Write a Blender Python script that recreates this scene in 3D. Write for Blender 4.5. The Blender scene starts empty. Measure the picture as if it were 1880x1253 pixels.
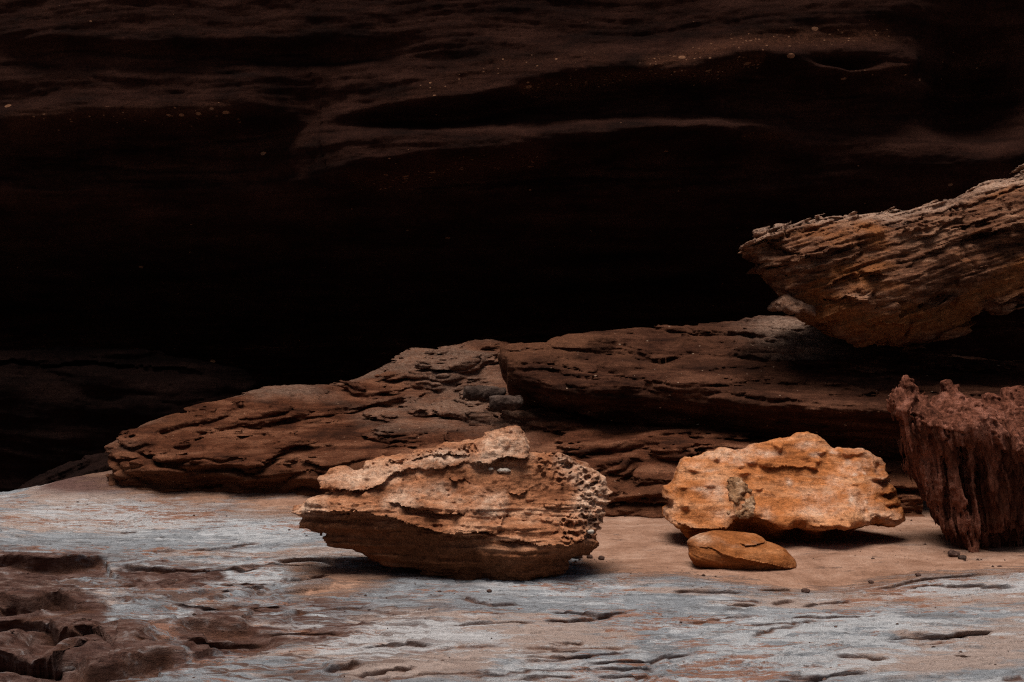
import bpy, math, random
import numpy as np

# ------------------------------------------------------------------ scene, camera, light
SC = bpy.context.scene
COL = SC.collection
FPX, CX, CY, CAMZ = 2611.0, 940.0, 626.5, 1.25      # focal length in photo pixels, image centre, eye height

cam_d = bpy.data.cameras.new("camera")
cam_d.sensor_width = 36.0
cam_d.lens = 36.0 * FPX / 1880.0
cam_d.clip_start, cam_d.clip_end = 0.1, 3000.0
cam = bpy.data.objects.new("camera", cam_d)
cam.location = (0, 0, CAMZ)
cam.rotation_euler = (math.radians(90), 0, 0)
COL.objects.link(cam)
SC.camera = cam

SUN_EL, SUN_AZ = math.radians(80), math.radians(215)    # azimuth clockwise from +Y: behind the camera, a little left
world = bpy.data.worlds.new("World")
SC.world = world
world.use_nodes = True
wn = world.node_tree.nodes
sky = wn.new("ShaderNodeTexSky")
sky.sky_type = 'NISHITA'
sky.sun_disc = False
sky.sun_elevation = SUN_EL
sky.sun_rotation = SUN_AZ
sky.air_density = 0.7
sky.dust_density = 6.0
sky.ozone_density = 0.2
world.node_tree.links.new(sky.outputs[0], wn["Background"].inputs[0])
wn["Background"].inputs[1].default_value = 0.05

sun_d = bpy.data.lights.new("sun", 'SUN')
sun_d.energy = 3.6
sun_d.angle = math.radians(42)
sun_d.color = (1.0, 0.955, 0.91)
sun = bpy.data.objects.new("sun", sun_d)
from mathutils import Vector
sd = Vector((math.sin(SUN_AZ) * math.cos(SUN_EL), math.cos(SUN_AZ) * math.cos(SUN_EL), math.sin(SUN_EL)))
sun.rotation_euler = sd.to_track_quat('Z', 'Y').to_euler()
sun.location = (0, 0, 20)
COL.objects.link(sun)

SC.view_settings.view_transform = 'Standard'
SC.view_settings.look = 'None'
SC.view_settings.exposure = 0.14
SC.view_settings.gamma = 1.0
SC.cycles.max_bounces = 5
SC.cycles.diffuse_bounces = 4
SC.cycles.use_denoising = False
SC.cycles.pixel_filter_type = 'BLACKMAN_HARRIS'
SC.cycles.filter_width = 1.2

# ------------------------------------------------------------------ noise and small maths
RG = np.random.default_rng(7)
T = 64
LAT = RG.uniform(-1, 1, T * T * T).astype(np.float32)
_a, _b = 0.6, 0.95
ROT = (np.array([[math.cos(_a), -math.sin(_a), 0], [math.sin(_a), math.cos(_a), 0], [0, 0, 1]]) @
       np.array([[1, 0, 0], [0, math.cos(_b), -math.sin(_b)], [0, math.sin(_b), math.cos(_b)]])).astype(np.float32)


def _vn(x, y, z):
    xf, yf, zf = np.floor(x), np.floor(y), np.floor(z)
    xi, yi, zi = xf.astype(np.int32), yf.astype(np.int32), zf.astype(np.int32)
    u, v, w = x - xf, y - yf, z - zf
    u = u * u * (3 - 2 * u); v = v * v * (3 - 2 * v); w = w * w * (3 - 2 * w)
    x0, x1 = (xi & 63) << 12, ((xi + 1) & 63) << 12
    y0, y1 = (yi & 63) << 6, ((yi + 1) & 63) << 6
    z0, z1 = zi & 63, (zi + 1) & 63
    a = LAT[x0 | y0 | z0]; b = LAT[x1 | y0 | z0]; c = LAT[x0 | y1 | z0]; d = LAT[x1 | y1 | z0]
    e = LAT[x0 | y0 | z1]; f = LAT[x1 | y0 | z1]; g = LAT[x0 | y1 | z1]; h = LAT[x1 | y1 | z1]
    a += (b - a) * u; c += (d - c) * u; e += (f - e) * u; g += (h - g) * u
    a += (c - a) * v; e += (g - e) * v
    a += (e - a) * w
    return a


def chunked(fn):
    def run(x, y, z, *args, **kw):
        x, y, z = np.broadcast_arrays(x, y, z)
        sh = x.shape
        x = np.asarray(x, np.float32).ravel(); y = np.asarray(y, np.float32).ravel(); z = np.asarray(z, np.float32).ravel()
        out = np.empty(x.size, np.float32)
        for s in range(0, x.size, 131072):
            e = s + 131072
            out[s:e] = fn(x[s:e], y[s:e], z[s:e], *args, **kw)
        return out.reshape(sh)
    return run


@chunked
def fbm(x, y, z, octaves=4, gain=0.5, seed=0.0):
    tot = np.zeros_like(x); amp = 1.0; norm = 0.0
    x = x + 11.3 * seed; y = y + 5.7 * seed; z = z + 17.1 * seed
    for _ in range(octaves):
        tot += amp * _vn(x, y, z); norm += amp; amp *= gain
        x, y, z = ((ROT[0, 0] * x + ROT[0, 1] * y + ROT[0, 2] * z) * 2.03 + 3.1,
                   (ROT[1, 0] * x + ROT[1, 1] * y + ROT[1, 2] * z) * 2.03 + 7.7,
                   (ROT[2, 0] * x + ROT[2, 1] * y + ROT[2, 2] * z) * 2.03 + 1.9)
    return tot / norm * 1.6


@chunked
def aniso(x, y, z, sx, sy, sz, octaves=4, gain=0.55, seed=0.0):
    """layered noise: every octave keeps the same stretch, so beds stay beds"""
    tot = np.zeros_like(x); amp = 1.0; norm = 0.0; s = 1.0
    for o in range(octaves):
        tot += amp * _vn(x * sx * s + 9.1 * seed + 4.3 * o, y * sy * s + 3.3 * seed + 2.9 * o, z * sz * s + 6.1 * seed + 8.7 * o)
        norm += amp; amp *= gain; s *= 2.07
    return tot / norm * 1.6


def sstep(a, b, x):
    t = np.clip((x - a) / (b - a), 0, 1)
    return t * t * (3 - 2 * t)


def smax(a, b, k):
    h = np.maximum(k - np.abs(a - b), 0) / k
    return np.maximum(a, b) + h * h * (k * 0.25)


def smin(a, b, k):
    return -smax(-a, -b, k)


def tps(ctrl, smooth=1e-3):
    """thin plate spline through (u, v, value)"""
    c = np.array(ctrl, float)
    mu, sc = c[:, :2].mean(0), c[:, :2].std(0).max()
    P = (c[:, :2] - mu) / sc
    r2 = ((P[:, None] - P[None]) ** 2).sum(-1)
    K = np.where(r2 > 0, r2 * np.log(np.maximum(r2, 1e-12)), 0) + smooth * np.eye(len(P))
    A = np.zeros((len(P) + 3,) * 2)
    A[:-3, :-3] = K; A[:-3, -3] = 1; A[:-3, -2:] = P; A[-3:, :-3] = A[:-3, -3:].T
    w = np.linalg.solve(A, np.r_[c[:, 2], 0, 0, 0])

    def ev(u, v):
        u, v = np.broadcast_arrays(u, v)
        U = (np.asarray(u, np.float32) - mu[0]) / sc; V = (np.asarray(v, np.float32) - mu[1]) / sc
        out = (w[-3] + w[-2] * U + w[-1] * V).astype(np.float32)
        for (pu, pv), ww in zip(P, w[:-3]):
            q = (U - pu) ** 2 + (V - pv) ** 2
            out += (ww * q * np.log(np.maximum(q, 1e-12))).astype(np.float32)
        return out
    return ev


def polyline(u, v, pts):
    """distance, signed side (positive on the left of travel with v downward = above a left-to-right line) and 0..1 travel"""
    u, v = np.broadcast_arrays(np.asarray(u, np.float32), np.asarray(v, np.float32))
    pts = np.array(pts, np.float32)
    seg = np.hypot(*(pts[1:] - pts[:-1]).T); cum = np.r_[0, np.cumsum(seg)]; L = cum[-1]
    best = np.full(u.shape, 1e9, np.float32); side = np.zeros(u.shape, np.float32); tt = np.zeros(u.shape, np.float32)
    for i in range(len(pts) - 1):
        ax, ay = pts[i]; dx, dy = pts[i + 1] - pts[i]
        q = np.clip(((u - ax) * dx + (v - ay) * dy) / (dx * dx + dy * dy + 1e-9), 0, 1)
        ex, ey = u - ax - q * dx, v - ay - q * dy
        d = np.hypot(ex, ey)
        m = d < best
        best = np.where(m, d, best)
        side = np.where(m, np.sign(dy * ex - dx * ey), side)
        tt = np.where(m, (cum[i] + q * seg[i]) / L, tt)
    return best, best * side, tt


def poly_sdf(u, v, pts):
    u, v = np.broadcast_arrays(np.asarray(u, np.float32), np.asarray(v, np.float32))
    pts = np.array(pts, np.float32)
    d = np.full(u.shape, 1e9, np.float32); ins = np.zeros(u.shape, bool)
    for i in range(len(pts)):
        ax, ay = pts[i]; bx, by = pts[(i + 1) % len(pts)]
        dx, dy = bx - ax, by - ay
        q = np.clip(((u - ax) * dx + (v - ay) * dy) / (dx * dx + dy * dy + 1e-9), 0, 1)
        d = np.minimum(d, np.hypot(u - ax - q * dx, v - ay - q * dy))
        c = ((ay > v) != (by > v)) & (u < (bx - ax) * (v - ay) / ((by - ay) if by != ay else 1e-9) + ax)
        ins ^= c
    return np.where(ins, -d, d)


def W(px, py, Y):
    return ((px - CX) / FPX * Y, Y, CAMZ - (py - CY) / FPX * Y)


def Z1(pts): return [(500 + a / 2.848, 740 + b / 2.848) + tuple(r) for a, b, *r in pts]      # left boulder study
def ZR(pts): return [(1200 + a / 3.76, 780 + b / 3.76) + tuple(r) for a, b, *r in pts]       # right boulder study
def Z3(pts): return [(1280 + a / 3.133, 280 + b / 3.133) + tuple(r) for a, b, *r in pts]     # big boulder study
def ZC(pts): return [(1580 + a / 3.133, 660 + b / 3.133) + tuple(r) for a, b, *r in pts]     # fluted rock study
def Z4(pts): return [(a / 4.7, 1000 + b / 4.7) + tuple(r) for a, b, *r in pts]               # gully study
def Z5(pts): return [(650 + a / 3.76, 600 + b / 3.76) + tuple(r) for a, b, *r in pts]        # middle ledge study
def Z7(pts): return [(a / 2.474, 600 + b / 2.474) + tuple(r) for a, b, *r in pts]            # ledge study
def Z8(pts): return [(340 + a / 4.087, 980 + b / 4.087) + tuple(r) for a, b, *r in pts]      # pocket study
def Z9(pts): return [(1000 + a / 2.136, 1020 + b / 2.136) + tuple(r) for a, b, *r in pts]    # right foreground study


# ------------------------------------------------------------------ meshes
def surface_nets(f, o, h):
    ins = f < 0
    n = ins.astype(np.uint8)
    c = n[:-1] + n[1:]; c = c[:, :-1] + c[:, 1:]; c = c[:, :, :-1] + c[:, :, 1:]
    act = (c > 0) & (c < 8)
    i, j, k = np.nonzero(act)
    corner = {}
    for a in (0, 1):
        for b in (0, 1):
            for d in (0, 1):
                corner[a, b, d] = f[i + a, j + b, k + d].astype(np.float64)
    acc = np.zeros((len(i), 3)); cnt = np.zeros(len(i))
    for ax in range(3):
        for p in (0, 1):
            for q in (0, 1):
                lo = [p, q]; lo.insert(ax, 0); hi = [p, q]; hi.insert(ax, 1)
                fa, fb = corner[tuple(lo)], corner[tuple(hi)]
                m = (fa < 0) != (fb < 0)
                t = np.where(m, fa / np.where(m, fa - fb, 1), 0)
                pos = np.array(lo, float)[None] + 0 * acc
                pos[:, ax] += t
                acc += pos * m[:, None]; cnt += m
    V = np.stack([i, j, k], 1) + acc / cnt[:, None]
    V = V * h + np.array(o)
    vid = np.full(act.shape, -1, np.int32); vid[i, j, k] = np.arange(len(i))
    F = []
    x = np.nonzero(ins[:-1, 1:-1, 1:-1] != ins[1:, 1:-1, 1:-1]); a, b, d = x[0], x[1] + 1, x[2] + 1
    q = np.stack([vid[a, b - 1, d - 1], vid[a, b, d - 1], vid[a, b, d], vid[a, b - 1, d]], 1)
    fl = ~ins[a, b, d]; q[fl] = q[fl][:, ::-1]; F.append(q)
    x = np.nonzero(ins[1:-1, :-1, 1:-1] != ins[1:-1, 1:, 1:-1]); a, b, d = x[0] + 1, x[1], x[2] + 1
    q = np.stack([vid[a - 1, b, d - 1], vid[a - 1, b, d], vid[a, b, d], vid[a, b, d - 1]], 1)
    fl = ~ins[a, b, d]; q[fl] = q[fl][:, ::-1]; F.append(q)
    x = np.nonzero(ins[1:-1, 1:-1, :-1] != ins[1:-1, 1:-1, 1:]); a, b, d = x[0] + 1, x[1] + 1, x[2]
    q = np.stack([vid[a - 1, b - 1, d], vid[a, b - 1, d], vid[a, b, d], vid[a - 1, b, d]], 1)
    fl = ~ins[a, b, d]; q[fl] = q[fl][:, ::-1]; F.append(q)
    F = np.concatenate(F)
    return V, F


def keep_main(V, F):
    """drop crumbs that the noise cut loose"""
    lab = np.arange(len(V))
    e0 = np.concatenate([F[:, 0], F[:, 1], F[:, 2]]); e1 = np.concatenate([F[:, 1], F[:, 2], F[:, 3]])
    for _ in range(60):
        m = np.minimum(lab[e0], lab[e1])
        new = lab.copy()
        np.minimum.at(new, e0, m); np.minimum.at(new, e1, m)
        new = new[new]; new = new[new]
        if (new == lab).all():
            break
        lab = new
    best = np.bincount(lab).argmax()
    keep = lab == best
    F = F[keep[F[:, 0]]]
    ren = np.cumsum(keep) - 1
    return V[keep], ren[F]


def make_mesh(name, V, F, mat, origin, attrs=None, parent=None):
    me = bpy.data.meshes.new(name)
    V = np.asarray(V, float) - np.array(origin)[None]
    F = np.asarray(F, np.int32)
    k = F.shape[1]
    me.vertices.add(len(V)); me.vertices.foreach_set("co", V.astype(np.float32).ravel())
    me.loops.add(F.size); me.loops.foreach_set("vertex_index", F.ravel())
    me.polygons.add(len(F)); me.polygons.foreach_set("loop_start", np.arange(0, F.size, k, dtype=np.int32))
    me.polygons.foreach_set("use_smooth", np.ones(len(F), bool))
    me.update(calc_edges=True)
    for nm, a in (attrs or {}).items():
        at = me.attributes.new(nm, 'FLOAT', 'POINT')
        at.data.foreach_set("value", np.asarray(a, np.float32))
    me.materials.append(mat)
    ob = bpy.data.objects.new(name, me)
    COL.objects.link(ob)
    if parent is not None:
        ob.parent = parent
        ob.location = Vector(origin) - parent.location
    else:
        ob.location = origin
    return ob


def tag(ob, label, cat, group=None, kind=None):
    if label: ob["label"] = label
    if cat: ob["category"] = cat
    if group: ob["group"] = group
    if kind: ob["kind"] = kind
    return ob


def grid_faces(nu, nv):
    a = np.arange(nu * nv).reshape(nu, nv)
    return np.stack([a[:-1, :-1].ravel(), a[1:, :-1].ravel(), a[1:, 1:].ravel(), a[:-1, 1:].ravel()], 1)


def strokes_sum(u, v, strokes):
    """relief strokes: ('ridge', pts, radius, height), ('lip', pts, r_above, h_above, r_below, h_below), ('bump', (u,v), ru, rv, h), ('pit', ...)"""
    out = np.zeros(np.broadcast(u, v).shape, np.float32)
    for s in strokes:
        if s[0] == 'ridge':
            d, _, t = polyline(u, v, s[1])
            taper = sstep(0, .12, t) * sstep(0, .12, 1 - t) * .75 + .25
            out += s[3] * np.exp(-(d / s[2]) ** 2) * taper
        elif s[0] == 'lip':
            d, sg, t = polyline(u, v, s[1])
            taper = sstep(0, .18, t) * sstep(0, .18, 1 - t)
            if len(s) > 6:                          # with a shoulder instead of a cut
                b = .5 + .5 * np.tanh(sg / s[6])
                out += taper * (b * s[3] * np.exp(-d / s[2]) - (1 - b) * s[5] * np.exp(-d / s[4]))
            else:
                out += taper * np.where(sg > 0, s[3] * np.exp(-d / s[2]), -s[5] * np.exp(-d / s[4]))
        elif s[0] == 'bump':
            q = ((u - s[1][0]) / s[2]) ** 2 + ((v - s[1][1]) / s[3]) ** 2
            out += s[4] * np.exp(-q)
        elif s[0] == 'flat':                       # flat topped bump with a hard edge
            q = np.sqrt(((u - s[1][0]) / s[2]) ** 2 + ((v - s[1][1]) / s[3]) ** 2)
            out += s[4] * sstep(1.15, .8, q)
    return out


def relief_rock(name, mat, Y0, poly, ctrl, strokes=(), thick=0.5, h=0.006, warp=(4, 30), k=0.05, amp=0.05,
                noise=None, color=None, base=None, parent=None, post=None, jag=1.0, dref=0.0):
    """a closed rock: outline, modelled front relief and a rounded back, worn by 3-D noise"""
    poly = np.array(poly, float)
    YR = Y0 - dref
    x0, x1 = (poly[:, 0].min() - CX) / FPX * YR, (poly[:, 0].max() - CX) / FPX * YR
    z1, z0 = CAMZ - (poly[:, 1].min() - CY) / FPX * YR, CAMZ - (poly[:, 1].max() - CY) / FPX * YR
    dmax = max(c[2] for c in ctrl) + .12
    pad = amp + 3 * h
    X = np.arange(x0 - pad, x1 + pad, h, dtype=np.float32); Z = np.arange(z0 - pad, z1 + pad, h, dtype=np.float32)
    Yv = np.arange(Y0 - dmax - pad, Y0 + thick + pad, h, dtype=np.float32)
    GX, GZ = np.meshgrid(X, Z, indexing='ij')
    PX = CX + GX / YR * FPX; PY = CY + (CAMZ - GZ) / YR * FPX
    wpx, wsc = warp
    wx = fbm(PX / wsc, PY / wsc, 0 * PX, 4, seed=3) * wpx; wy = fbm(PX / wsc, PY / wsc, 0 * PX + 9, 4, seed=4) * wpx
    u, v = PX + wx, PY + wy
    D = tps(ctrl)(u, v) + strokes_sum(u, v, strokes)
    if post is not None:
        D = post(D, u, v, GX, GZ)
    S = poly_sdf(PX + wx * .45 * jag, PY + wy * .45 * jag, poly) / FPX * YR
    gx, gz = np.gradient(D, h)
    inv = 1 / np.sqrt(1 + np.clip(gx ** 2 + gz ** 2, 0, 6))
    back = thick * np.sqrt(np.clip(1 - np.exp(S / (0.35 * thick)), 0, 1)) + 0.02
    f = np.empty((len(X), len(Yv), len(Z)), np.float32)
    for j, y in enumerate(Yv):
        a = (Y0 - D - y) * inv
        b = (y - (Y0 + back)) * .7
        f[:, j, :] = smax(smax(a, S, k), b, k)
    if noise is not None:
        bi, bj, bk = np.nonzero(np.abs(f) < amp * 1.3)
        f[bi, bj, bk] += noise(X[bi], Yv[bj], Z[bk])
    f[0] = f[-1] = 1; f[:, 0] = f[:, -1] = 1; f[:, :, 0] = f[:, :, -1] = 1
    V, F = keep_main(*surface_nets(f, (X[0], Yv[0], Z[0]), h))
    attrs = None
    if color is not None:
        attrs = color(CX + V[:, 0] / YR * FPX, CY + (CAMZ - V[:, 2]) / YR * FPX, V)
    if base is None:
        base = ((x0 + x1) / 2, Y0, float(V[:, 2].min()))
    return make_mesh(name, V, F, mat, base, attrs, parent)


# ------------------------------------------------------------------ materials
class NT:
    def __init__(s, name):
        s.m = bpy.data.materials.new(name); s.m.use_nodes = True
        s.t = s.m.node_tree; s.n = s.t.nodes; s.l = s.t.links
        s.b = s.n["Principled BSDF"]
        s.co = s.n.new("ShaderNodeTexCoord").outputs["Object"]

    def put(s, sock, v):
        if hasattr(v, 'default_value') or hasattr(v, 'links'):
            s.l.new(v, sock)
        else:
            sock.default_value = v if not isinstance(v, tuple) or len(v) != 3 or sock.type != 'RGBA' else (*v, 1)

    def mapped(s, scale, rot=(0, 0, 0), loc=(0, 0, 0)):
        m = s.n.new("ShaderNodeMapping")
        s.l.new(s.co, m.inputs[0])
        m.inputs["Scale"].default_value = scale; m.inputs["Rotation"].default_value = rot; m.inputs["Location"].default_value = loc
        return m.outputs[0]

    def noise(s, scale, detail=6, rough=.6, vec=None, dist=0.0):
        n = s.n.new("ShaderNodeTexNoise")
        s.l.new(vec or s.co, n.inputs["Vector"])
        n.inputs["Scale"].default_value = scale; n.inputs["Detail"].default_value = detail
        n.inputs["Roughness"].default_value = rough; n.inputs["Distortion"].default_value = dist
        return n.outputs["Fac"]

    def ramp(s, fac, stops):
        r = s.n.new("ShaderNodeValToRGB"); s.l.new(fac, r.inputs[0])
        e = r.color_ramp.elements
        while len(e) < len(stops): e.new(0.5)
        for q, (p, c) in zip(e, stops):
            q.position = p; q.color = (*c, 1) if isinstance(c, tuple) else (c, c, c, 1)
        return r.outputs[0]

    def mix(s, fac, a, b, mode='MIX'):
        m = s.n.new("ShaderNodeMix"); m.data_type = 'RGBA'; m.blend_type = mode
        s.put(m.inputs[0], fac); s.put(m.inputs[6], a); s.put(m.inputs[7], b)
        return m.outputs[2]

    def math(s, op, a, b=0.0, clamp=False):
        m = s.n.new("ShaderNodeMath"); m.operation = op; m.use_clamp = clamp
        s.put(m.inputs[0], a); s.put(m.inputs[1], b)
        return m.outputs[0]

    def attr(s, name):
        a = s.n.new("ShaderNodeAttribute"); a.attribute_name = name
        return a.outputs["Fac"]

    def flecks(s, scale, size, share, vec=None):
        """small separate spots: a voronoi cell shows one only when its random number says so"""
        v = s.n.new("ShaderNodeTexVoronoi"); s.l.new(vec or s.co, v.inputs["Vector"]); v.inputs["Scale"].default_value = scale
        sep = s.n.new("ShaderNodeSeparateColor"); s.l.new(v.outputs["Color"], sep.inputs[0])
        lim = s.math('MULTIPLY', sep.outputs[1], size)
        spot = s.math('LESS_THAN', v.outputs["Distance"], lim)
        return s.math('MULTIPLY', spot, s.math('LESS_THAN', sep.outputs[0], share))

    def bump(s, hgt, strength, dist, prev=None):
        b = s.n.new("ShaderNodeBump"); b.inputs["Strength"].default_value = strength; b.inputs["Distance"].default_value = dist
        s.l.new(hgt, b.inputs["Height"])
        if prev is not None: s.l.new(prev, b.inputs["Normal"])
        return b.outputs[0]

    def done(s, col, normal, rough=.85, spec=.25):
        s.put(s.b.inputs["Base Color"], col); s.put(s.b.inputs["Normal"], normal)
        s.put(s.b.inputs["Roughness"], rough); s.b.inputs["Specular IOR Level"].default_value = spec
        return s.m


def rock_mat(name, dark, mid, light, strata=(3, 3, 22), rot=(0, 0, 0), fleck=None, pale=None, second=None, grain=1.0,
             rough=.92, spec=.07, contrast=1.0, clustered=False):
    m = NT(name)
    sv = m.mapped(strata, rot)
    n1 = m.noise(1.0, 7, .62, sv, .35)
    n2 = m.noise(2.2, 6, .6)
    f = m.math('ADD', m.math('MULTIPLY', n1, .6), m.math('MULTIPLY', n2, .4))
    contrast *= 1.5
    lo, hi = .5 - .16 / contrast, .5 + .16 / contrast
    col = m.ramp(f, [(lo, dark), (.5, mid), (hi, light)])
    if second is not None:                                    # a second colour: mineral patches, and painted underside shade on two boulders (attribute 'tint')
        col = m.mix(m.attr("tint"), col, m.mix(m.noise(9, 5, .6), second[0], second[1]))
    if pale is not None:                                      # attribute 'pale'
        pf = m.math('MULTIPLY', m.attr("pale"), m.ramp(m.noise(28, 6, .7), [(.32, 0.15), (.6, 1.0)]))
        col = m.mix(pf, col, pale)
    grainy = m.mix(1.0, m.ramp(m.noise(120, 5, .8), [(.34, .55), (.66, 1.4)]), m.ramp(m.noise(26, 6, .7), [(.34, .72), (.66, 1.28)]), 'MULTIPLY')
    col = m.mix(1.0, col, grainy, 'MULTIPLY')
    if fleck is not None:
        fc, sc, size, share = fleck
        fl = m.flecks(sc, size, share if not clustered else m.math('ADD', m.math('MULTIPLY', m.attr('pale'), share), .006), m.mapped((1, 1, 1.6)))
        if clustered:
            fl = m.math('MAXIMUM', fl, m.flecks(sc * 3, size, m.math('ADD', m.math('MULTIPLY', m.attr('pale'), share), .006), m.mapped((1, 1, 1.6))))
        col = m.mix(m.math('MULTIPLY', fl, .85), col, fc)
    nb = m.bump(m.noise(1.0, 8, .65, m.mapped(tuple(q * 2.2 for q in strata), rot), .5), 1.0, .018 * grain)
    nb = m.bump(m.noise(38, 9, .78), .9, .013 * grain, nb)
    nb = m.bump(m.noise(200, 4, .7), .6, .004 * grain, nb)
    return m.done(col, nb, rough, spec)


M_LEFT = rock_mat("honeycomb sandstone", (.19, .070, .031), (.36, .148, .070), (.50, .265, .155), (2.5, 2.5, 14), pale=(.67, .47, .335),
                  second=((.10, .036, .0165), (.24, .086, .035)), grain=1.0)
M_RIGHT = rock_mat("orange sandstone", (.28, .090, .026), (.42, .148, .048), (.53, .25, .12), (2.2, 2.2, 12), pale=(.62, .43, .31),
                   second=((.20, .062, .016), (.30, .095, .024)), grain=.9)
M_CLAST = rock_mat("grey crust", (.15, .07, .032), (.36, .19, .095), (.52, .34, .215), (12, 12, 12), grain=1.2)
M_SMALL = rock_mat("rust sandstone", (.14, .045, .013), (.25, .083, .024), (.37, .15, .058), (3, 3, 16), (0, .25, 0), pale=(.42, .26, .17), grain=.6)
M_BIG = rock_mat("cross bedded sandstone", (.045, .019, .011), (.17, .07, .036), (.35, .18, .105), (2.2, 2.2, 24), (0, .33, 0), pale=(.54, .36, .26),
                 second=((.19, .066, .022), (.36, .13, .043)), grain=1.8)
M_FLUTE = rock_mat("maroon fluted sandstone", (.06, .0195, .0105), (.17, .058, .033), (.30, .12, .078), (16, 16, 2.5), (0, -.2, 0),
                   fleck=((.5, .32, .2), 28, .16, .05), grain=1.3)
M_LEDGE = rock_mat("brown ledge sandstone", (.040, .0135, .0066), (.112, .037, .017), (.225, .092, .048), (2, 2, 18), fleck=((.40, .24, .15), 19, .17, .16),
                   pale=(.27, .165, .115), second=((.10, .036, .016), (.17, .066, .032)), grain=2.0)
M_SLAB = rock_mat("dark slab sandstone", (.024, .0085, .0045), (.058, .0205, .0105), (.12, .048, .026), (2, 2, 16), fleck=((.46, .30, .20), 17, .18, .24),
                  pale=(.36, .235, .17), second=((.11, .042, .02), (.17, .072, .038)), grain=1.8)
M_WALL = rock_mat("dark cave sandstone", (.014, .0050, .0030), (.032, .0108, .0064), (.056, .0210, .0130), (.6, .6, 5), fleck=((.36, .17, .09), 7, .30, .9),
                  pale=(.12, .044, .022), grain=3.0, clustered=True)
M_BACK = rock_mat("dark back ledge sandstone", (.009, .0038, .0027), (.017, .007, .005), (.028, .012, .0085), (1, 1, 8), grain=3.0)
M_GREY = rock_mat("grey brown stone", (.035, .021, .016), (.085, .054, .041), (.15, .105, .085), (5, 5, 14), grain=1.5)
M_SHELL = rock_mat("white pebble", (.34, .27, .21), (.46, .39, .32), (.56, .49, .42), (9, 9, 9), grain=.3)
M_PEB = rock_mat("dark pebble", (.05, .027, .02), (.09, .05, .038), (.15, .09, .07), (30, 30, 30), grain=.4)


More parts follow.
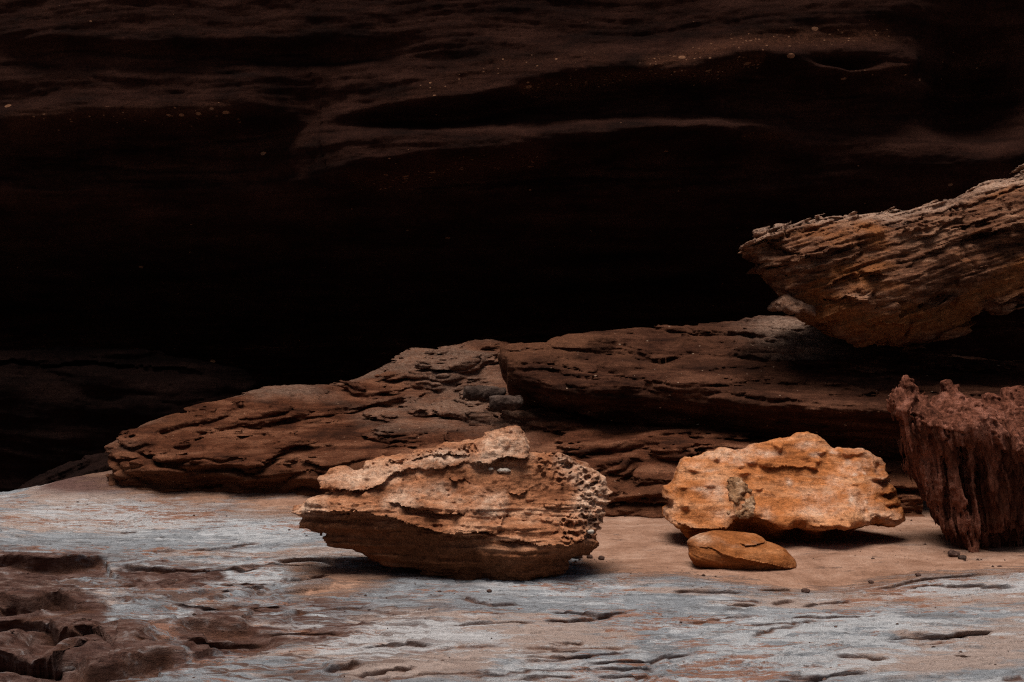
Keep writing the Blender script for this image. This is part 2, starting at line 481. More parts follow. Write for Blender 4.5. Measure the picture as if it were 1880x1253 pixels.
def ground_mat():
    m = NT("bleached rock floor with sand")
    zone = m.noise(.55, 5, .55, m.mapped((1, 1.6, 1), (0, 0, .1), (3, 1, 0)))
    st = m.mapped((2.0, 5.5, 9), (0, 0, .5))
    n = m.noise(1.7, 12, .76, st, .25)
    grey = m.ramp(n, [(.33, (.095, .072, .064)), (.41, (.175, .172, .176)), (.50, (.245, .256, .272)), (.66, (.35, .358, .37))])
    n2 = m.math('ADD', m.math('MULTIPLY', zone, .75), m.math('MULTIPLY', m.noise(2.4, 11, .74, m.mapped((1.2, 3.4, 5), (0, 0, .4), (4, 2, 0)), .3), .5))
    peach = m.mix(m.noise(9, 9, .75, m.mapped((1, 3, 3), (0, 0, .5))), (.30, .205, .16), (.50, .375, .315))
    n2 = m.math('ADD', m.math('SUBTRACT', n2, .03), m.math('MULTIPLY', m.attr('peach'), .13))
    col = m.mix(m.ramp(n2, [(.63, 0.0), (.70, .85)]), grey, peach)
    wz = m.noise(.8, 4, .5, m.mapped((1, 1.4, 1), (0, 0, 0), (7, 7, 0)))
    w1 = m.math('ADD', m.math('MULTIPLY', m.noise(3.6, 12, .78, m.mapped((1.2, 3.4, 6), (0, 0, .55), (9, 3, 0)), .3), .7), m.math('MULTIPLY', wz, .45))
    w1 = m.math('ADD', w1, m.math('MULTIPLY', m.attr('pallid'), .075))
    col = m.mix(m.ramp(w1, [(.60, 0.0), (.655, .8)]), col, (.49, .49, .495))
    r1 = m.math('ADD', m.math('MULTIPLY', m.noise(3.8, 12, .77, m.mapped((1.2, 4.2, 6), (0, 0, .5), (1, 7, 0)), .3), .7), m.math('MULTIPLY', m.noise(.9, 3, .5, m.mapped((1, 1.4, 1), (0, 0, 0), (2, 9, 0))), .45))
    col = m.mix(m.ramp(r1, [(.615, 0.0), (.655, .85)]), col, (.27, .115, .062))
    dk = m.noise(3.0, 12, .8, m.mapped((1.3, 6, 10), (0, 0, .5), (5, 5, 0)), .3)
    col = m.mix(m.ramp(dk, [(.62, 0.0), (.68, .85)]), col, (.10, .06, .048))
    band = m.noise(1.0, 9, .68, m.mapped((2.4, 12, 8), (0, 0, .92), (2, 2, 0)), .5)
    bandf = m.math('MULTIPLY', m.ramp(band, [(.50, 0.0), (.57, 1.0)]), m.math('ADD', m.math('MULTIPLY', m.attr("band"), .95), m.math('MULTIPLY', m.ramp(zone, [(.45, 0.0), (.6, 1.0)]), .15)))
    col = m.mix(bandf, col, m.mix(m.noise(20, 6, .7), (.095, .055, .043), (.17, .105, .083)))  # brown in the ripple grooves paints in the shade of their side faces
    brown = m.ramp(m.noise(2.0, 10, .7, m.mapped((2.0, 7, 9), (0, 0, .9)), .5), [(.30, (.034, .0135, .009)), (.46, (.082, .036, .0255)), (.57, (.15, .088, .070)), (.66, (.29, .247, .236))])
    bf = m.math('ADD', m.attr("brown"), m.math('MULTIPLY', m.math('SUBTRACT', m.noise(3.4, 9, .72, m.mapped((1.4, 4, 5), (0, 0, .8))), .5), 2.0))
    col = m.mix(m.ramp(bf, [(.36, 0.0), (.70, .97)]), col, brown)
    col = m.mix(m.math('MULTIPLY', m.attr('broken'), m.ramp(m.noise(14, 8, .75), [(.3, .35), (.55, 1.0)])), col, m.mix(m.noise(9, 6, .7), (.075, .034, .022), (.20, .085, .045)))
    maroon = m.mix(m.noise(6, 7, .6, m.mapped((1, 2, 14))), (.095, .047, .038), (.18, .10, .082))
    col = m.mix(m.attr("maroon"), col, maroon)
    sand = m.ramp(m.noise(3.2, 12, .8), [(.34, (.17, .084, .05)), (.5, (.29, .16, .105)), (.66, (.40, .25, .178))])
    sand = m.mix(1.0, sand, m.ramp(m.noise(200, 4, .8), [(.33, .6), (.67, 1.35)]), 'MULTIPLY')
    sf = m.math('ADD', m.attr("sand"), m.math('MULTIPLY', m.math('SUBTRACT', m.noise(3.0, 10, .74, m.mapped((1, 2.6, 3), (0, 0, .15))), .5), 2.0))
    sm = m.ramp(sf, [(.22, 0.0), (.82, 1.0)])
    col = m.mix(sm, col, sand)
    spots = m.flecks(26, .13, .12)
    col = m.mix(m.math('MULTIPLY', spots, .8), col, (.11, .06, .045))
    col = m.mix(1.0, col, m.ramp(m.noise(90, 6, .7), [(.34, .85), (.66, 1.14)]), 'MULTIPLY')
    hard = m.math('SUBTRACT', 1.0, m.math('MULTIPLY', sm, .75))
    nb = m.bump(m.math('MULTIPLY', m.noise(2.6, 10, .72, m.mapped((1.8, 7, 12), (0, 0, .6)), .3), hard), 1.0, .035)
    nb = m.bump(m.math('MULTIPLY', m.math('SUBTRACT', 1.0, m.ramp(band, [(.46, 0.0), (.58, 1.0)])), hard), .6, .014, nb)
    nb = m.bump(m.noise(30, 8, .75), .6, .012, nb)
    nb = m.bump(m.noise(220, 3, .6), .35, .002, nb)
    return m.done(col, nb, .92, .12)


M_GROUND = ground_mat()


# ------------------------------------------------------------------ ground
def gpt(px, py):
    """photo pixel on the level floor -> X, Y"""
    Y = CAMZ * FPX / (py - CY)
    return ((px - CX) / FPX * Y, Y)


def smooth_line(p, n=4):
    """Catmull-Rom through the points"""
    p = np.array(p, float)
    q = np.vstack([2 * p[0] - p[1], p, 2 * p[-1] - p[-2]])
    out = []
    for i in range(1, len(q) - 2):
        for t in np.arange(n) / n:
            out.append(.5 * (2 * q[i] + (q[i + 1] - q[i - 1]) * t + (2 * q[i - 1] - 5 * q[i] + 4 * q[i + 1] - q[i + 2]) * t * t + (3 * q[i] - q[i - 1] - 3 * q[i + 1] + q[i + 2]) * t ** 3))
    out.append(p[-1])
    return [tuple(v) for v in out]


def gline(pts): return smooth_line([gpt(a, b) for a, b, *_ in pts], 3)


def dens(a, b, n0, edges, widths):
    return None


xs = np.concatenate([np.linspace(-400, -40, 10)[:-1], np.linspace(-40, -5, 40)[:-1], np.arange(-5, -3.0, .03), np.arange(-3.0, 3.4, .0075),
                     np.arange(3.4, 5, .03), np.linspace(5, 40, 40), np.linspace(40, 400, 10)[1:]]).astype(np.float32)
ys = np.concatenate([np.linspace(-400, -20, 8)[:-1], np.linspace(-20, 4.4, 30)[:-1], np.arange(4.4, 9.0, .0085), np.arange(9.0, 12.6, .014),
                     np.arange(12.6, 19, .08), np.linspace(19, 400, 12)]).astype(np.float32)
GX, GY = np.meshgrid(xs, ys, indexing='ij')
near = sstep(-6, -4, GX) * sstep(6, 4, GX) * sstep(2, 4, GY) * sstep(18, 14, GY)

GROUND_CTRL = [(a, 4.0, 0.0) for a in (-4, -2, 0, 2, 4)] + [(a, 7.0, 0.0) for a in (-4, -2, 0, 2, 4)] + [(a, 9.5, 0.0) for a in (-2, 0, 2, 4)] + [
    (-4, 9.5, 0.03), (-5, 11, .06), (4, 12, .1), (2, 12, .1), (5, 9, 0.0), (0, 10.8, .03), (-1, 10.7, 0.03)]
for px, py, Y in [(0, 906, 11.6), (100, 886, 11.6), (180, 868, 11.5), (190, 890, 11.25), (370, 890, 11.15), (550, 895, 11.05), (300, 915, 10.9), (450, 925, 10.65)]:
    x_, y_, z_ = W(px, py, Y)
    GROUND_CTRL.append((x_, y_, z_))
g_tps = tps(GROUND_CTRL, 1e-2)
G_STROKES = []
FOLDS = []


def gs(kind, pts, *r):
    if kind == 'lip':
        r = (r[0], r[1] * 1.1, r[2], r[3] * 1.3) if r[3] > .045 else r
        r = r + (.035 if r[3] > .045 else .010,)
    G_STROKES.append((kind, gline(pts)) + r)
    if kind == 'lip':
        FOLDS.append((gline(pts), .05 if r[3] > .045 else .018, (1.0 * r[3] if r[3] > .08 else .7 * r[3]) if r[3] > .045 else 1.2 * r[3]))


# worn steps and hollows at lower left ('lip': radius above, rise above, radius below, fall below)
gs('lip', Z4([(-300, 130), (0, 135), (250, 165), (500, 160), (850, 120), (1000, 115)]), .25, .02, .28, .075)
gs('lip', Z4([(900, 150), (1200, 165), (1500, 175), (1880, 195), (2200, 210), (2420, 215)]), .15, .010, .10, .028)
gs('lip', Z4([(-200, 520), (0, 500), (250, 520), (450, 480), (620, 520), (760, 560), (860, 620)]), .18, .03, .18, .07)
gs('lip', Z4([(-300, 700), (0, 705), (200, 705), (320, 715), (430, 760), (640, 830), (720, 800), (860, 800), (960, 800)]), .15, .045, .16, .10)
gs('lip', Z4([(-200, 880), (50, 890), (250, 915), (400, 950), (470, 1000), (600, 980)]), .10, .05, .14, .14)
gs('lip', Z4([(560, 1010), (640, 1045), (720, 1085), (900, 1075), (1080, 1045), (1250, 1000), (1380, 975), (1480, 1000), (1580, 1015)]), .16, .075, .16, .06)
gs('lip', Z4([(1560, 780), (1650, 740), (1760, 730), (1880, 745), (2050, 760), (2260, 740)]), .16, .05, .16, .05)
gs('lip', Z4([(1560, 860), (1700, 870), (1900, 865), (2100, 830), (2300, 800)]), .08, .02, .10, .04)
gs('ridge', Z4([(640, 1000), (760, 940), (900, 890), (1100, 870), (1300, 900)]), .12, .05)
gs('ridge', Z4([(620, 920), (740, 820), (860, 790)]), .06, .05)
gs('ridge', Z4([(20, 850), (150, 800), (300, 770), (420, 800)]), .07, .04)
# shallow scoops with sand by the left boulder
gs('lip', Z8([(670, 215), (850, 208), (1000, 206), (1120, 218), (1160, 245)]), .12, .012, .10, .028)
gs('lip', Z8([(640, 320), (800, 345), (900, 325), (1000, 315), (1100, 318)]), .08, .012, .06, .02)
gs('lip', Z8([(440, 420), (560, 400), (640, 402)]), .08, .015, .05, .02)
gs('lip', Z8([(0, 460), (200, 430), (420, 405)]), .08, .010, .05, .014)
gs('lip', Z8([(640, 655), (900, 600), (1200, 555), (1500, 545)]), .15, .008, .06, .014)
gs('lip', Z8([(1250, 870), (1420, 850), (1600, 845), (1700, 845), (1880, 850)]), .12, .008, .05, .02)
gs('lip', Z8([(1000, 1030), (1150, 1020), (1330, 985)]), .1, .012, .05, .022)
gs('lip', Z8([(110, 1035), (200, 1045), (280, 1025)]), .06, .008, .04, .015)
# thin shelves at lower right
for pts in ([(20, 225), (150, 222), (300, 232)], [(480, 135), (620, 135), (800, 142)], [(1380, 115), (1530, 110), (1650, 120), (1880, 112)], [(1240, 120), (1330, 110), (1480, 85), (1640, 80), (1750, 70)],
            [(1370, 310), (1560, 305), (1680, 295), (1770, 285)], [(1140, 400), (1250, 402), (1370, 412)], [(900, 470), (1100, 468), (1300, 472)], [(150, 470), (280, 465), (420, 470)],
            [(140, 440), (300, 440), (450, 436)], [(830, 125), (900, 128), (970, 118)], [(880, 180), (940, 160), (1000, 165)], [(0, 365), (80, 365), (150, 370)], [(700, 190), (760, 180), (840, 178)],
            [(1600, 405), (1680, 402)], [(-350, 165), (-200, 190), (-80, 185)]):
    gs('lip', Z9(pts), .10, .008, .045, .02)


# short broken bed edges all over the bare rock
_rg = random.Random(11)
for _ in range(64):
    px_, py_ = _rg.uniform(-60, 1900), 1085 + 190 * _rg.random()
    if _rg.random() < .25: px_, py_ = _rg.uniform(-60, 560), _rg.uniform(950, 1085)
    x_, y_ = gpt(px_, py_)
    L_ = _rg.uniform(.06, .26) if _rg.random() < .35 else _rg.uniform(.25, .75); an = _rg.gauss(.30, .2)
    pts_ = []
    for q_ in range(5):
        t_ = q_ / 4 - .5
        pts_.append((x_ + L_ * t_ * 1.0, y_ + L_ * t_ * math.tan(an) + _rg.gauss(0, .012)))
    fall = _rg.uniform(.006, .015) + .012 * _rg.random() ** 3
    G_STROKES.append(('lip', pts_, .07, fall * .35, .05, fall, .010))
    FOLDS.append((pts_, .016, fall * 1.3))


def fold_shift(X, Y, crack=None):
    """how far the surface is drawn forward above an edge and back below it, so that the edge overhangs"""
    out = np.zeros_like(X)
    for pts, w, A in FOLDS:
        p = np.array(pts)
        m = (X > p[:, 0].min() - .3) & (X < p[:, 0].max() + .3) & (Y > p[:, 1].min() - .35) & (Y < p[:, 1].max() + .35)
        if not m.any(): continue
        a, b = X[m], Y[m]
        sx_ = fbm(a * 4, b * 4, 0 * a, 3, seed=21) * .02; sy_ = fbm(a * 4, b * 4, 0 * a + 5, 3, seed=22) * .02
        wx = fbm(a * 1.8, b * 1.8, 0 * a, 4, seed=1) * .07; wy = fbm(a * 1.8, b * 1.8, 0 * a + 5, 4, seed=2) * .09
        d, sg, t = polyline(a + wx * .25 + sx_, -(b + wy * .25 + sy_), [(q, -r) for q, r in pts])
        tp = sstep(0, .2, t) * sstep(0, .2, 1 - t)
        if crack is not None:                        # iron-brown of broken bed edges, also painting in the shade of the step faces
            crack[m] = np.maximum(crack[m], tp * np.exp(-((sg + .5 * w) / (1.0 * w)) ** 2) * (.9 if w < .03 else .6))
        out[m] -= tp * A * np.tanh(sg / w) * np.exp(-(sg / (2.6 * w)) ** 2)
    return out


def ground_z(X, Y, detail=True):
    z = g_tps(X, Y)
    nr = sstep(-6, -4, X) * sstep(6, 4, X) * sstep(2, 4, Y) * sstep(18, 14, Y)
    z = z * nr
    wx = fbm(X * 1.8, Y * 1.8, 0 * X, 4, seed=1) * .07; wy = fbm(X * 1.8, Y * 1.8, 0 * X + 5, 4, seed=2) * .09
    if detail:
        sx_ = fbm(X * 4, Y * 4, 0 * X, 3, seed=21) * .02; sy_ = fbm(X * 4, Y * 4, 0 * X + 5, 3, seed=22) * .02
        z = z + strokes_sum(X + wx * .25 + sx_, Y + wy * .25 + sy_, [(s[0], s[1]) + s[2:] for s in G_STROKES_UP]) * nr
    smooth = ground_sand(X, Y)
    rockw = (1 - .85 * smooth) * nr
    z = z + .03 * fbm(X * .7, Y * .7, 0 * X, 3, seed=5) * nr
    # thin beds: a slow field cut into low terraces with ragged edges
    c, s_ = math.cos(.2), math.sin(.2)
    a, b = X * c + Y * s_, -X * s_ + Y * c
    q = 6 * fbm(a * .8 + wx, b * 1.5 + wy, 0 * X, 4, seed=6) + .8 * fbm(a * 4, b * 9, 0 * X, 4, seed=7)
    fr = q - np.floor(q)
    z = z + rockw * (.011 * (np.floor(q) + sstep(.0, .14, fr)) - .010 * q)
    z = z + rockw * .012 * aniso(a, b, 0 * X, 1.8, 6.5, 1, 6, .62, 8)
    z = z + smooth * nr * (.010 * fbm(X * 5, Y * 4, 0 * X, 4, seed=16) + .018 * fbm(X * 1.6, Y * 1.6, 0 * X, 2, seed=17))
    left = sstep(-.6, -1.6, X) * sstep(9.3, 7.5, Y)
    c2_, s2_ = math.cos(.92), math.sin(.92)
    a2, b2 = X * c2_ + Y * s2_, -X * s2_ + Y * c2_
    z = z + (.35 + .65 * sstep(-.2, -1.4, X)) * sstep(9.0, 7.0, Y) * rockw * .015 * aniso(a2 + wx, b2 + wy * .6, 0 * X, 2.2, 12, 1, 3, .5, 15)
    z = z + left * .05 * aniso(a, b, 0 * X, 1.2, 4.0, 1, 5, .5, 14) * nr
    # the low beds at lower left weather into shelves
    bm = sstep(-.3, -1.1, X) * sstep(8.2, 7.2, Y) * nr
    T_ = .034
    qz = (z + .012 * fbm(X * 3, Y * 3, 0 * X, 4, seed=18) + .03 * X) / T_
    fz = qz - np.floor(qz)
    z = z + bm * .4 * T_ * (np.floor(qz) + sstep(.55, .95, fz) - qz)
    # the floor breaks off towards the hollow at the foot of the cave
    crest = 11.55 + .25 * fbm(X * .9, X * 0, X * 0, 3, seed=9)
    hol = sstep(.0, 1.3, Y - crest) * sstep(-2.2, -3.2, X) + sstep(0, 3, Y - 13)
    z = z - .9 * np.clip(hol, 0, 1) * sstep(40, 25, np.abs(Y)) - (Y > 19) * .3
    return z


# in plan "above in the picture" is farther from the eye: flip Y so that the sign of a stroke stays
G_STROKES_UP = []
for s in G_STROKES:
    G_STROKES_UP.append(s)
_pl = polyline


SAND = [
    [(150, 905), (330, 912), (560, 920), (700, 925), (900, 930), (1240, 940), (1240, 960), (1260, 1062), (1100, 1058), (1060, 1035), (1080, 960), (760, 950), (560, 948), (420, 940), (250, 925)],
    [(1100, 935), (1900, 930), (1950, 1040), (1880, 1052), (1700, 1060), (1560, 1072), (1440, 1082), (1330, 1070), (1260, 1064), (1140, 1060)],
    [(520, 1036), (600, 1034), (622, 1040), (640, 1048), (700, 1040), (860, 1060), (740, 1058), (640, 1086), (560, 1092), (530, 1078), (600, 1066), (540, 1056)],
]
BROWN = [
    (Z4([(-400, 90), (0, 90), (300, 130), (850, 110), (900, 190), (500, 220), (280, 290), (-400, 290)]), 1.0),
    (Z4([(1050, 190), (1300, 180), (1700, 215), (1880, 220), (1600, 280), (1250, 320)]), .9),
    (Z4([(-400, 400), (300, 360), (620, 400), (880, 560), (870, 690), (640, 760), (960, 800), (820, 860), (640, 960), (620, 1070), (380, 1140), (-400, 1160)]), .9),
    (Z4([(600, 1000), (760, 880), (1050, 860), (1380, 940), (1570, 1000), (1500, 1030), (1380, 985), (1050, 1070), (850, 1160), (700, 1100)]), .9),
    ([(430, 1105), (640, 1098), (880, 1100), (1000, 1112), (860, 1145), (640, 1165), (480, 1160)], .42),
    (Z4([(1560, 800), (1700, 660), (1950, 640), (2300, 740), (2600, 770), (2900, 640), (3200, 700), (2900, 820), (2400, 830), (2000, 880), (1700, 960)]), .75),
]


PEACH = [[(640, 1130), (900, 1110), (1180, 1130), (1170, 1190), (900, 1195), (660, 1175)], [(1640, 1160), (1900, 1140), (1900, 1200), (1700, 1200)], [(1140, 1066), (1480, 1084), (1900, 1064), (1900, 1104), (1500, 1112), (1150, 1092)],
         [(1560, 1212), (1800, 1205), (1820, 1232), (1600, 1236)], [(0, 940), (260, 935), (420, 960), (300, 985), (0, 990)], [(620, 1205), (900, 1210), (880, 1250), (640, 1250)], [(60, 905), (320, 915), (560, 935), (540, 950), (300, 940), (60, 925)]]
WHITE = [[(1160, 1205), (1640, 1205), (1650, 1240), (1240, 1245)], [(1560, 1062), (1900, 1058), (1900, 1090), (1700, 1090)], [(380, 1048), (520, 1040), (560, 1075), (420, 1080)], [(560, 1170), (900, 1140), (930, 1190), (600, 1230)], [(0, 935), (560, 940), (560, 980), (240, 985), (0, 965)],
         [(290, 1110), (420, 1085), (440, 1130), (330, 1160)], [(0, 1215), (150, 1225), (320, 1210), (420, 1235), (0, 1275)], [(100, 1120), (190, 1125), (170, 1160), (80, 1155)], [(1500, 1120), (1640, 1125), (1640, 1145), (1500, 1145)], [(880, 1215), (1160, 1210), (1150, 1250), (900, 1250)]]


def ground_patch(X, Y, polys, f0=26, f1=-22):
    px = CX + X / np.maximum(Y, .5) * FPX; py = CY + CAMZ / np.maximum(Y, .5) * FPX
    m = np.zeros(X.shape, np.float32)
    ok = (Y > 4.3) & (Y < 13) & (np.abs(X) < 4)
    acc = np.zeros(int(ok.sum()), np.float32)
    for p in polys:
        acc = np.maximum(acc, sstep(f0, f1, poly_sdf(px[ok], py[ok], p)))
    m[ok] = acc
    return m


def ground_sand(X, Y):
    px = CX + X / Y * FPX; py = CY + CAMZ / np.maximum(Y, .5) * FPX
    m = np.zeros(X.shape, np.float32)
    ok = (Y > 4.5) & (Y < 14) & (np.abs(X) < 4)
    u, v = px[ok], py[ok]
    acc = np.zeros(u.shape, np.float32)
    for p in SAND:
        acc = np.maximum(acc, sstep(26, -24, poly_sdf(u, v * 1.0, p)))
    m[ok] = acc
    return m


def plan_strokes():
    """polyline() counts 'above' for v downward; in plan far is +Y, so negate"""
    return [(s[0], [(a, -b) for a, b in s[1]]) + s[2:] for s in G_STROKES]


G_STROKES_UP = plan_strokes()
_strokes_sum = strokes_sum


def strokes_plan(X, Y, strokes):
    out = np.zeros(X.shape, np.float32)
    for s in strokes:
        if s[0] not in ('lip', 'ridge'):
            out += _strokes_sum(X, -Y, [s]); continue
        p = np.array(s[1]); R_ = 4.5 * max(s[2], s[4] if s[0] == 'lip' else 0) + .05
        m = (X > p[:, 0].min() - R_) & (X < p[:, 0].max() + R_) & (-Y > p[:, 1].min() - R_) & (-Y < p[:, 1].max() + R_)
        if m.any():
            out[m] += _strokes_sum(X[m], -Y[m], [s])
    return out


def ground_height(X, Y):
    global strokes_sum
    keep = strokes_sum
    strokes_sum = strokes_plan
    try:
        return ground_z(X, Y)
    finally:
        strokes_sum = keep


ok = (np.abs(GX) < 6.5) & (GY > 2) & (GY < 19)
GZ = np.zeros_like(GX)
GZ[ok] = ground_height(GX[ok], GY[ok])
GYS = GY.copy()
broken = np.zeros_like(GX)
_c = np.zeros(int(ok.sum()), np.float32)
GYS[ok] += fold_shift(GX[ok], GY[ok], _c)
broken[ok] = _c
GZ[~ok] = np.where(GY[~ok] > 12, -.9, 0)
sandm = ground_sand(GX, GY)
pxg = CX + GX / np.maximum(GY, .5) * FPX; pyg = CY + CAMZ / np.maximum(GY, .5) * FPX
br = np.zeros_like(GX)
o2 = (GY > 4.3) & (GY < 9.5) & (np.abs(GX) < 3.6)
acc = np.zeros(int(o2.sum()), np.float32)
for p, w_ in BROWN:
    acc = np.maximum(acc, w_ * sstep(30, -20, poly_sdf(pxg[o2], pyg[o2], p)))
br[o2] = acc
br += .30 * sstep(-.5, -1.6, GX) * sstep(8.4, 7.4, GY) * (GY > 3)
mar = sstep(.055, .10, GZ) * sstep(10.5, 10.9, GY) * (np.abs(GX) < 6) + (GY > 12.2)
white = np.ones_like(GX)
gm = make_mesh("ground", np.stack([GX.ravel(), GYS.ravel(), GZ.ravel()], 1), grid_faces(len(xs), len(ys)), M_GROUND, (0, 0, 0),
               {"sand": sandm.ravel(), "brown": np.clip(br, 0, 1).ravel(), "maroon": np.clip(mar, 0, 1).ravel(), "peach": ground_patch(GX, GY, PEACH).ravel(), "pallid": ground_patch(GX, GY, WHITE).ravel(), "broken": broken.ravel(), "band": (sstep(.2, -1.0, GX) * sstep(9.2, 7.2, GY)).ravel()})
tag(gm, "bleached grey and peach sandstone floor with sand drifts", "ground", kind="structure")


# ------------------------------------------------------------------ cave wall and overhang
def cave():
    zs_profile = [(-1.5, 19.5), (0.5, 19.5), (1.5, 18.4), (2.1, 16.6), (2.5, 15.2), (2.8, 14.5), (3.2, 14.25), (3.7, 14.35), (4.2, 14.45), (5.2, 14.4), (6.5, 14.2), (9, 13.7), (14, 13.2), (20, 13.5), (26, 15)]
    X = np.concatenate([np.linspace(-60, -7, 60)[:-1], np.arange(-7, 7, .022), np.linspace(7, 60, 60)]).astype(np.float32)
    zf = np.concatenate([np.linspace(-1.5, .6, 30)[:-1], np.arange(.6, 5.4, .018), np.linspace(5.4, 26, 140)[1:]]).astype(np.float32)
    A, B = np.meshgrid(X, zf, indexing='ij')
    zp = np.array(zs_profile)
    Yb = np.interp(B, zp[:, 0], zp[:, 1]).astype(np.float32)
    ker = 9
    PX = CX + A / 13.75 * FPX; PY = CY + (CAMZ - B) / 13.75 * FPX
    u = PX + 14 * fbm(PX / 130, PY / 70, 0 * PX, 4, seed=31); v = PY + 9 * fbm(PX / 130, PY / 70, 0 * PX + 4, 4, seed=32)
    R = strokes_sum(u, v, [
        ('lip', [(560, 215), (700, 190), (850, 185), (950, 165), (1000, 150), (1050, 138), (1150, 130), (1250, 136), (1330, 122), (1400, 110), (1470, 114), (1540, 128), (1620, 120), (1700, 104), (1760, 100)], 60, .50, 45, .35, 12),
        ('ridge', [(1440, 108), (1500, 118), (1570, 134), (1630, 122), (1690, 108), (1700, 92), (1660, 84)], 14, .16),
        ('bump', (1560, 106), 70, 12, -.30),
        ('lip', [(480, 345), (600, 338), (680, 312), (800, 296), (900, 290), (1000, 280), (1150, 262), (1300, 250), (1440, 242), (1500, 238)], 75, .95, 50, .55, 13),
        ('ridge', [(560, 262), (700, 248), (850, 238), (1000, 236), (1200, 240), (1400, 240)], 16, .12),
        ('lip', [(-200, 240), (0, 236), (100, 228), (300, 216), (450, 206), (560, 208)], 110, .55, 60, .50, 14),
        ('bump', (330, 300), 230, 60, -.25), ('bump', (1250, 190), 260, 35, -.15),
        ('lip', [(-100, 495), (200, 485), (420, 465), (640, 450)], 50, .22, 40, .15, 7),
        ('lip', [(1150, 500), (1300, 495), (1380, 505), (1450, 520)], 40, .2, 30, .15, 7),
        ('lip', [(-100, 70), (100, 62), (330, 70), (450, 55), (650, 60), (760, 40)], 45, .2, 35, .12, 7),
        ('bump', (1850, 130), 110, 120, -1.2),
        ('ridge', [(1480, 330), (1600, 300), (1750, 290), (1950, 270)], 30, .12)])
    R += .22 * aniso(A, Yb, B, .28, .28, 1.1, 3, .5, 33)
    tilt = B - .05 * A + .15 * fbm(A * .5, B * .5, 0 * A, 3, seed=34)
    R += .09 * aniso(A, 0 * A, tilt, .35, 1, 2.6, 4, .45, 35) + .034 * aniso(A, 0 * A, tilt, 1.0, 1, 14, 4, .6, 36) + .030 * fbm(A * 4, B * 8, 0 * A, 5, .55, seed=37)
    Y = Yb - R
    # nearer flank on the right
    Y -= 1.6 * sstep(3.0, 7.0, A) * sstep(5, 1, B)
    pale = np.zeros_like(A)  # ledge crests lightened in the colour as if lit; also gathers the flecks
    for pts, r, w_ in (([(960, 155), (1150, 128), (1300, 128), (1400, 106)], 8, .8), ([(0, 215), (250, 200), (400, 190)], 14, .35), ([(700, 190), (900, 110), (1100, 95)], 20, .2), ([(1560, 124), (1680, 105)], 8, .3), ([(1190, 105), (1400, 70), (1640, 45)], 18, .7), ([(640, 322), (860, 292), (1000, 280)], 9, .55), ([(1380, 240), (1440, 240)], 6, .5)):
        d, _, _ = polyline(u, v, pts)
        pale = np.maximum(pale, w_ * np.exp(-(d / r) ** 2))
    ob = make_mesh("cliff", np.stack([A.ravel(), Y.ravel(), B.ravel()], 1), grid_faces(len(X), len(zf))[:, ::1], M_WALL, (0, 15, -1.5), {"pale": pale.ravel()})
    tag(ob, "dark overhanging cave wall with faint lit ledges behind all the rocks", "cliff", kind="structure")


cave()


# ------------------------------------------------------------------ brown layered ledge (left and middle)
def heightrock(name, mat, bounds, h, top, front, under, noise, color, amp=.13, k=.10, base=(0, 0, 0), extra=None):
    """a solid between a modelled top surface and an underside, cut by a front line"""
    (x0, x1), (y0, y1), (z0, z1) = bounds
    X = np.arange(x0, x1, h, dtype=np.float32); Yv = np.arange(y0, y1, h, dtype=np.float32); Z = np.arange(z0, z1, h, dtype=np.float32)
    GX_, GY_ = np.meshgrid(X, Yv, indexing='ij')
    H = top(GX_, GY_)
    gx, gy = np.gradient(H, h)
    inv = 1 / np.sqrt(1 + np.clip(gx ** 2 + gy ** 2, 0, 9))
    U = under(GX_, GY_) if under is not None else None
    f = np.empty((len(X), len(Yv), len(Z)), np.float32)
    for kk, z in enumerate(Z):
        g = (z - H) * inv
        g = smax(g, front(GX_, GY_, z), k)
        if U is not None:
            g = smax(g, (U - z) * .8, k)
        if extra is not None:
            g = extra(g, GX_, GY_, z)
        f[:, :, kk] = g
    bi, bj, bk = np.nonzero(np.abs(f) < amp * 1.3)
    f[bi, bj, bk] += noise(X[bi], Yv[bj], Z[bk])
    f[0] = f[-1] = 1; f[:, 0] = f[:, -1] = 1; f[:, :, 0] = f[:, :, -1] = 1
    V, F = keep_main(*surface_nets(f, (X[0], Yv[0], Z[0]), h))
    return make_mesh(name, V, F, mat, base, color(V) if color else None)


def layers(x, y, z, tilt_x=0.0, tilt_y=0.0, bed=16.0, amp=.05, seed=0.0, lat=1.2, warp=.07):
    """weathered beds: hard ones stand out, soft ones are eaten back"""
    w = fbm(x * .9, y * .9, z * 1.4, 3, seed=seed + 1) * warp
    w2 = fbm(x * 3.1, y * 3.1, z * 4, 3, seed=seed + 2) * warp * .35
    zz = z + tilt_x * x + tilt_y * y + w + w2
    a = aniso(x + w2 * 2, y + w2 * 2, zz, lat, lat, bed, 4, .55, seed + 3)
    a = np.sign(a) * np.abs(a) ** .8
    return amp * a


def beds(x, y, z, T_, amp, tx, ty, seed, warp=.09, soft=.18):
    """stepped beds: each stands out at its top and is undercut at its foot"""
    w = fbm(x * .7, y * .7, z * .9, 3, seed=seed) * warp + fbm(x * 2.6, y * 2.6, z * 3, 3, seed=seed + 1) * warp * .3
    q = (z + tx * x + ty * y + w) / T_
    i = np.floor(q); fr = q - i
    up = .45 * np.where(fr < 1 - soft, fr / (1 - soft), (1 - fr) / soft) + .55 * (1 - np.abs(2 * fr - 1) ** 2.6)
    a = .5 + .5 * sstep(-.3, .4, fbm(x * .8 + i * 7.3, y * .8, i * 3.1, 2, seed=seed + 2))
    return amp * a * (.5 - up)


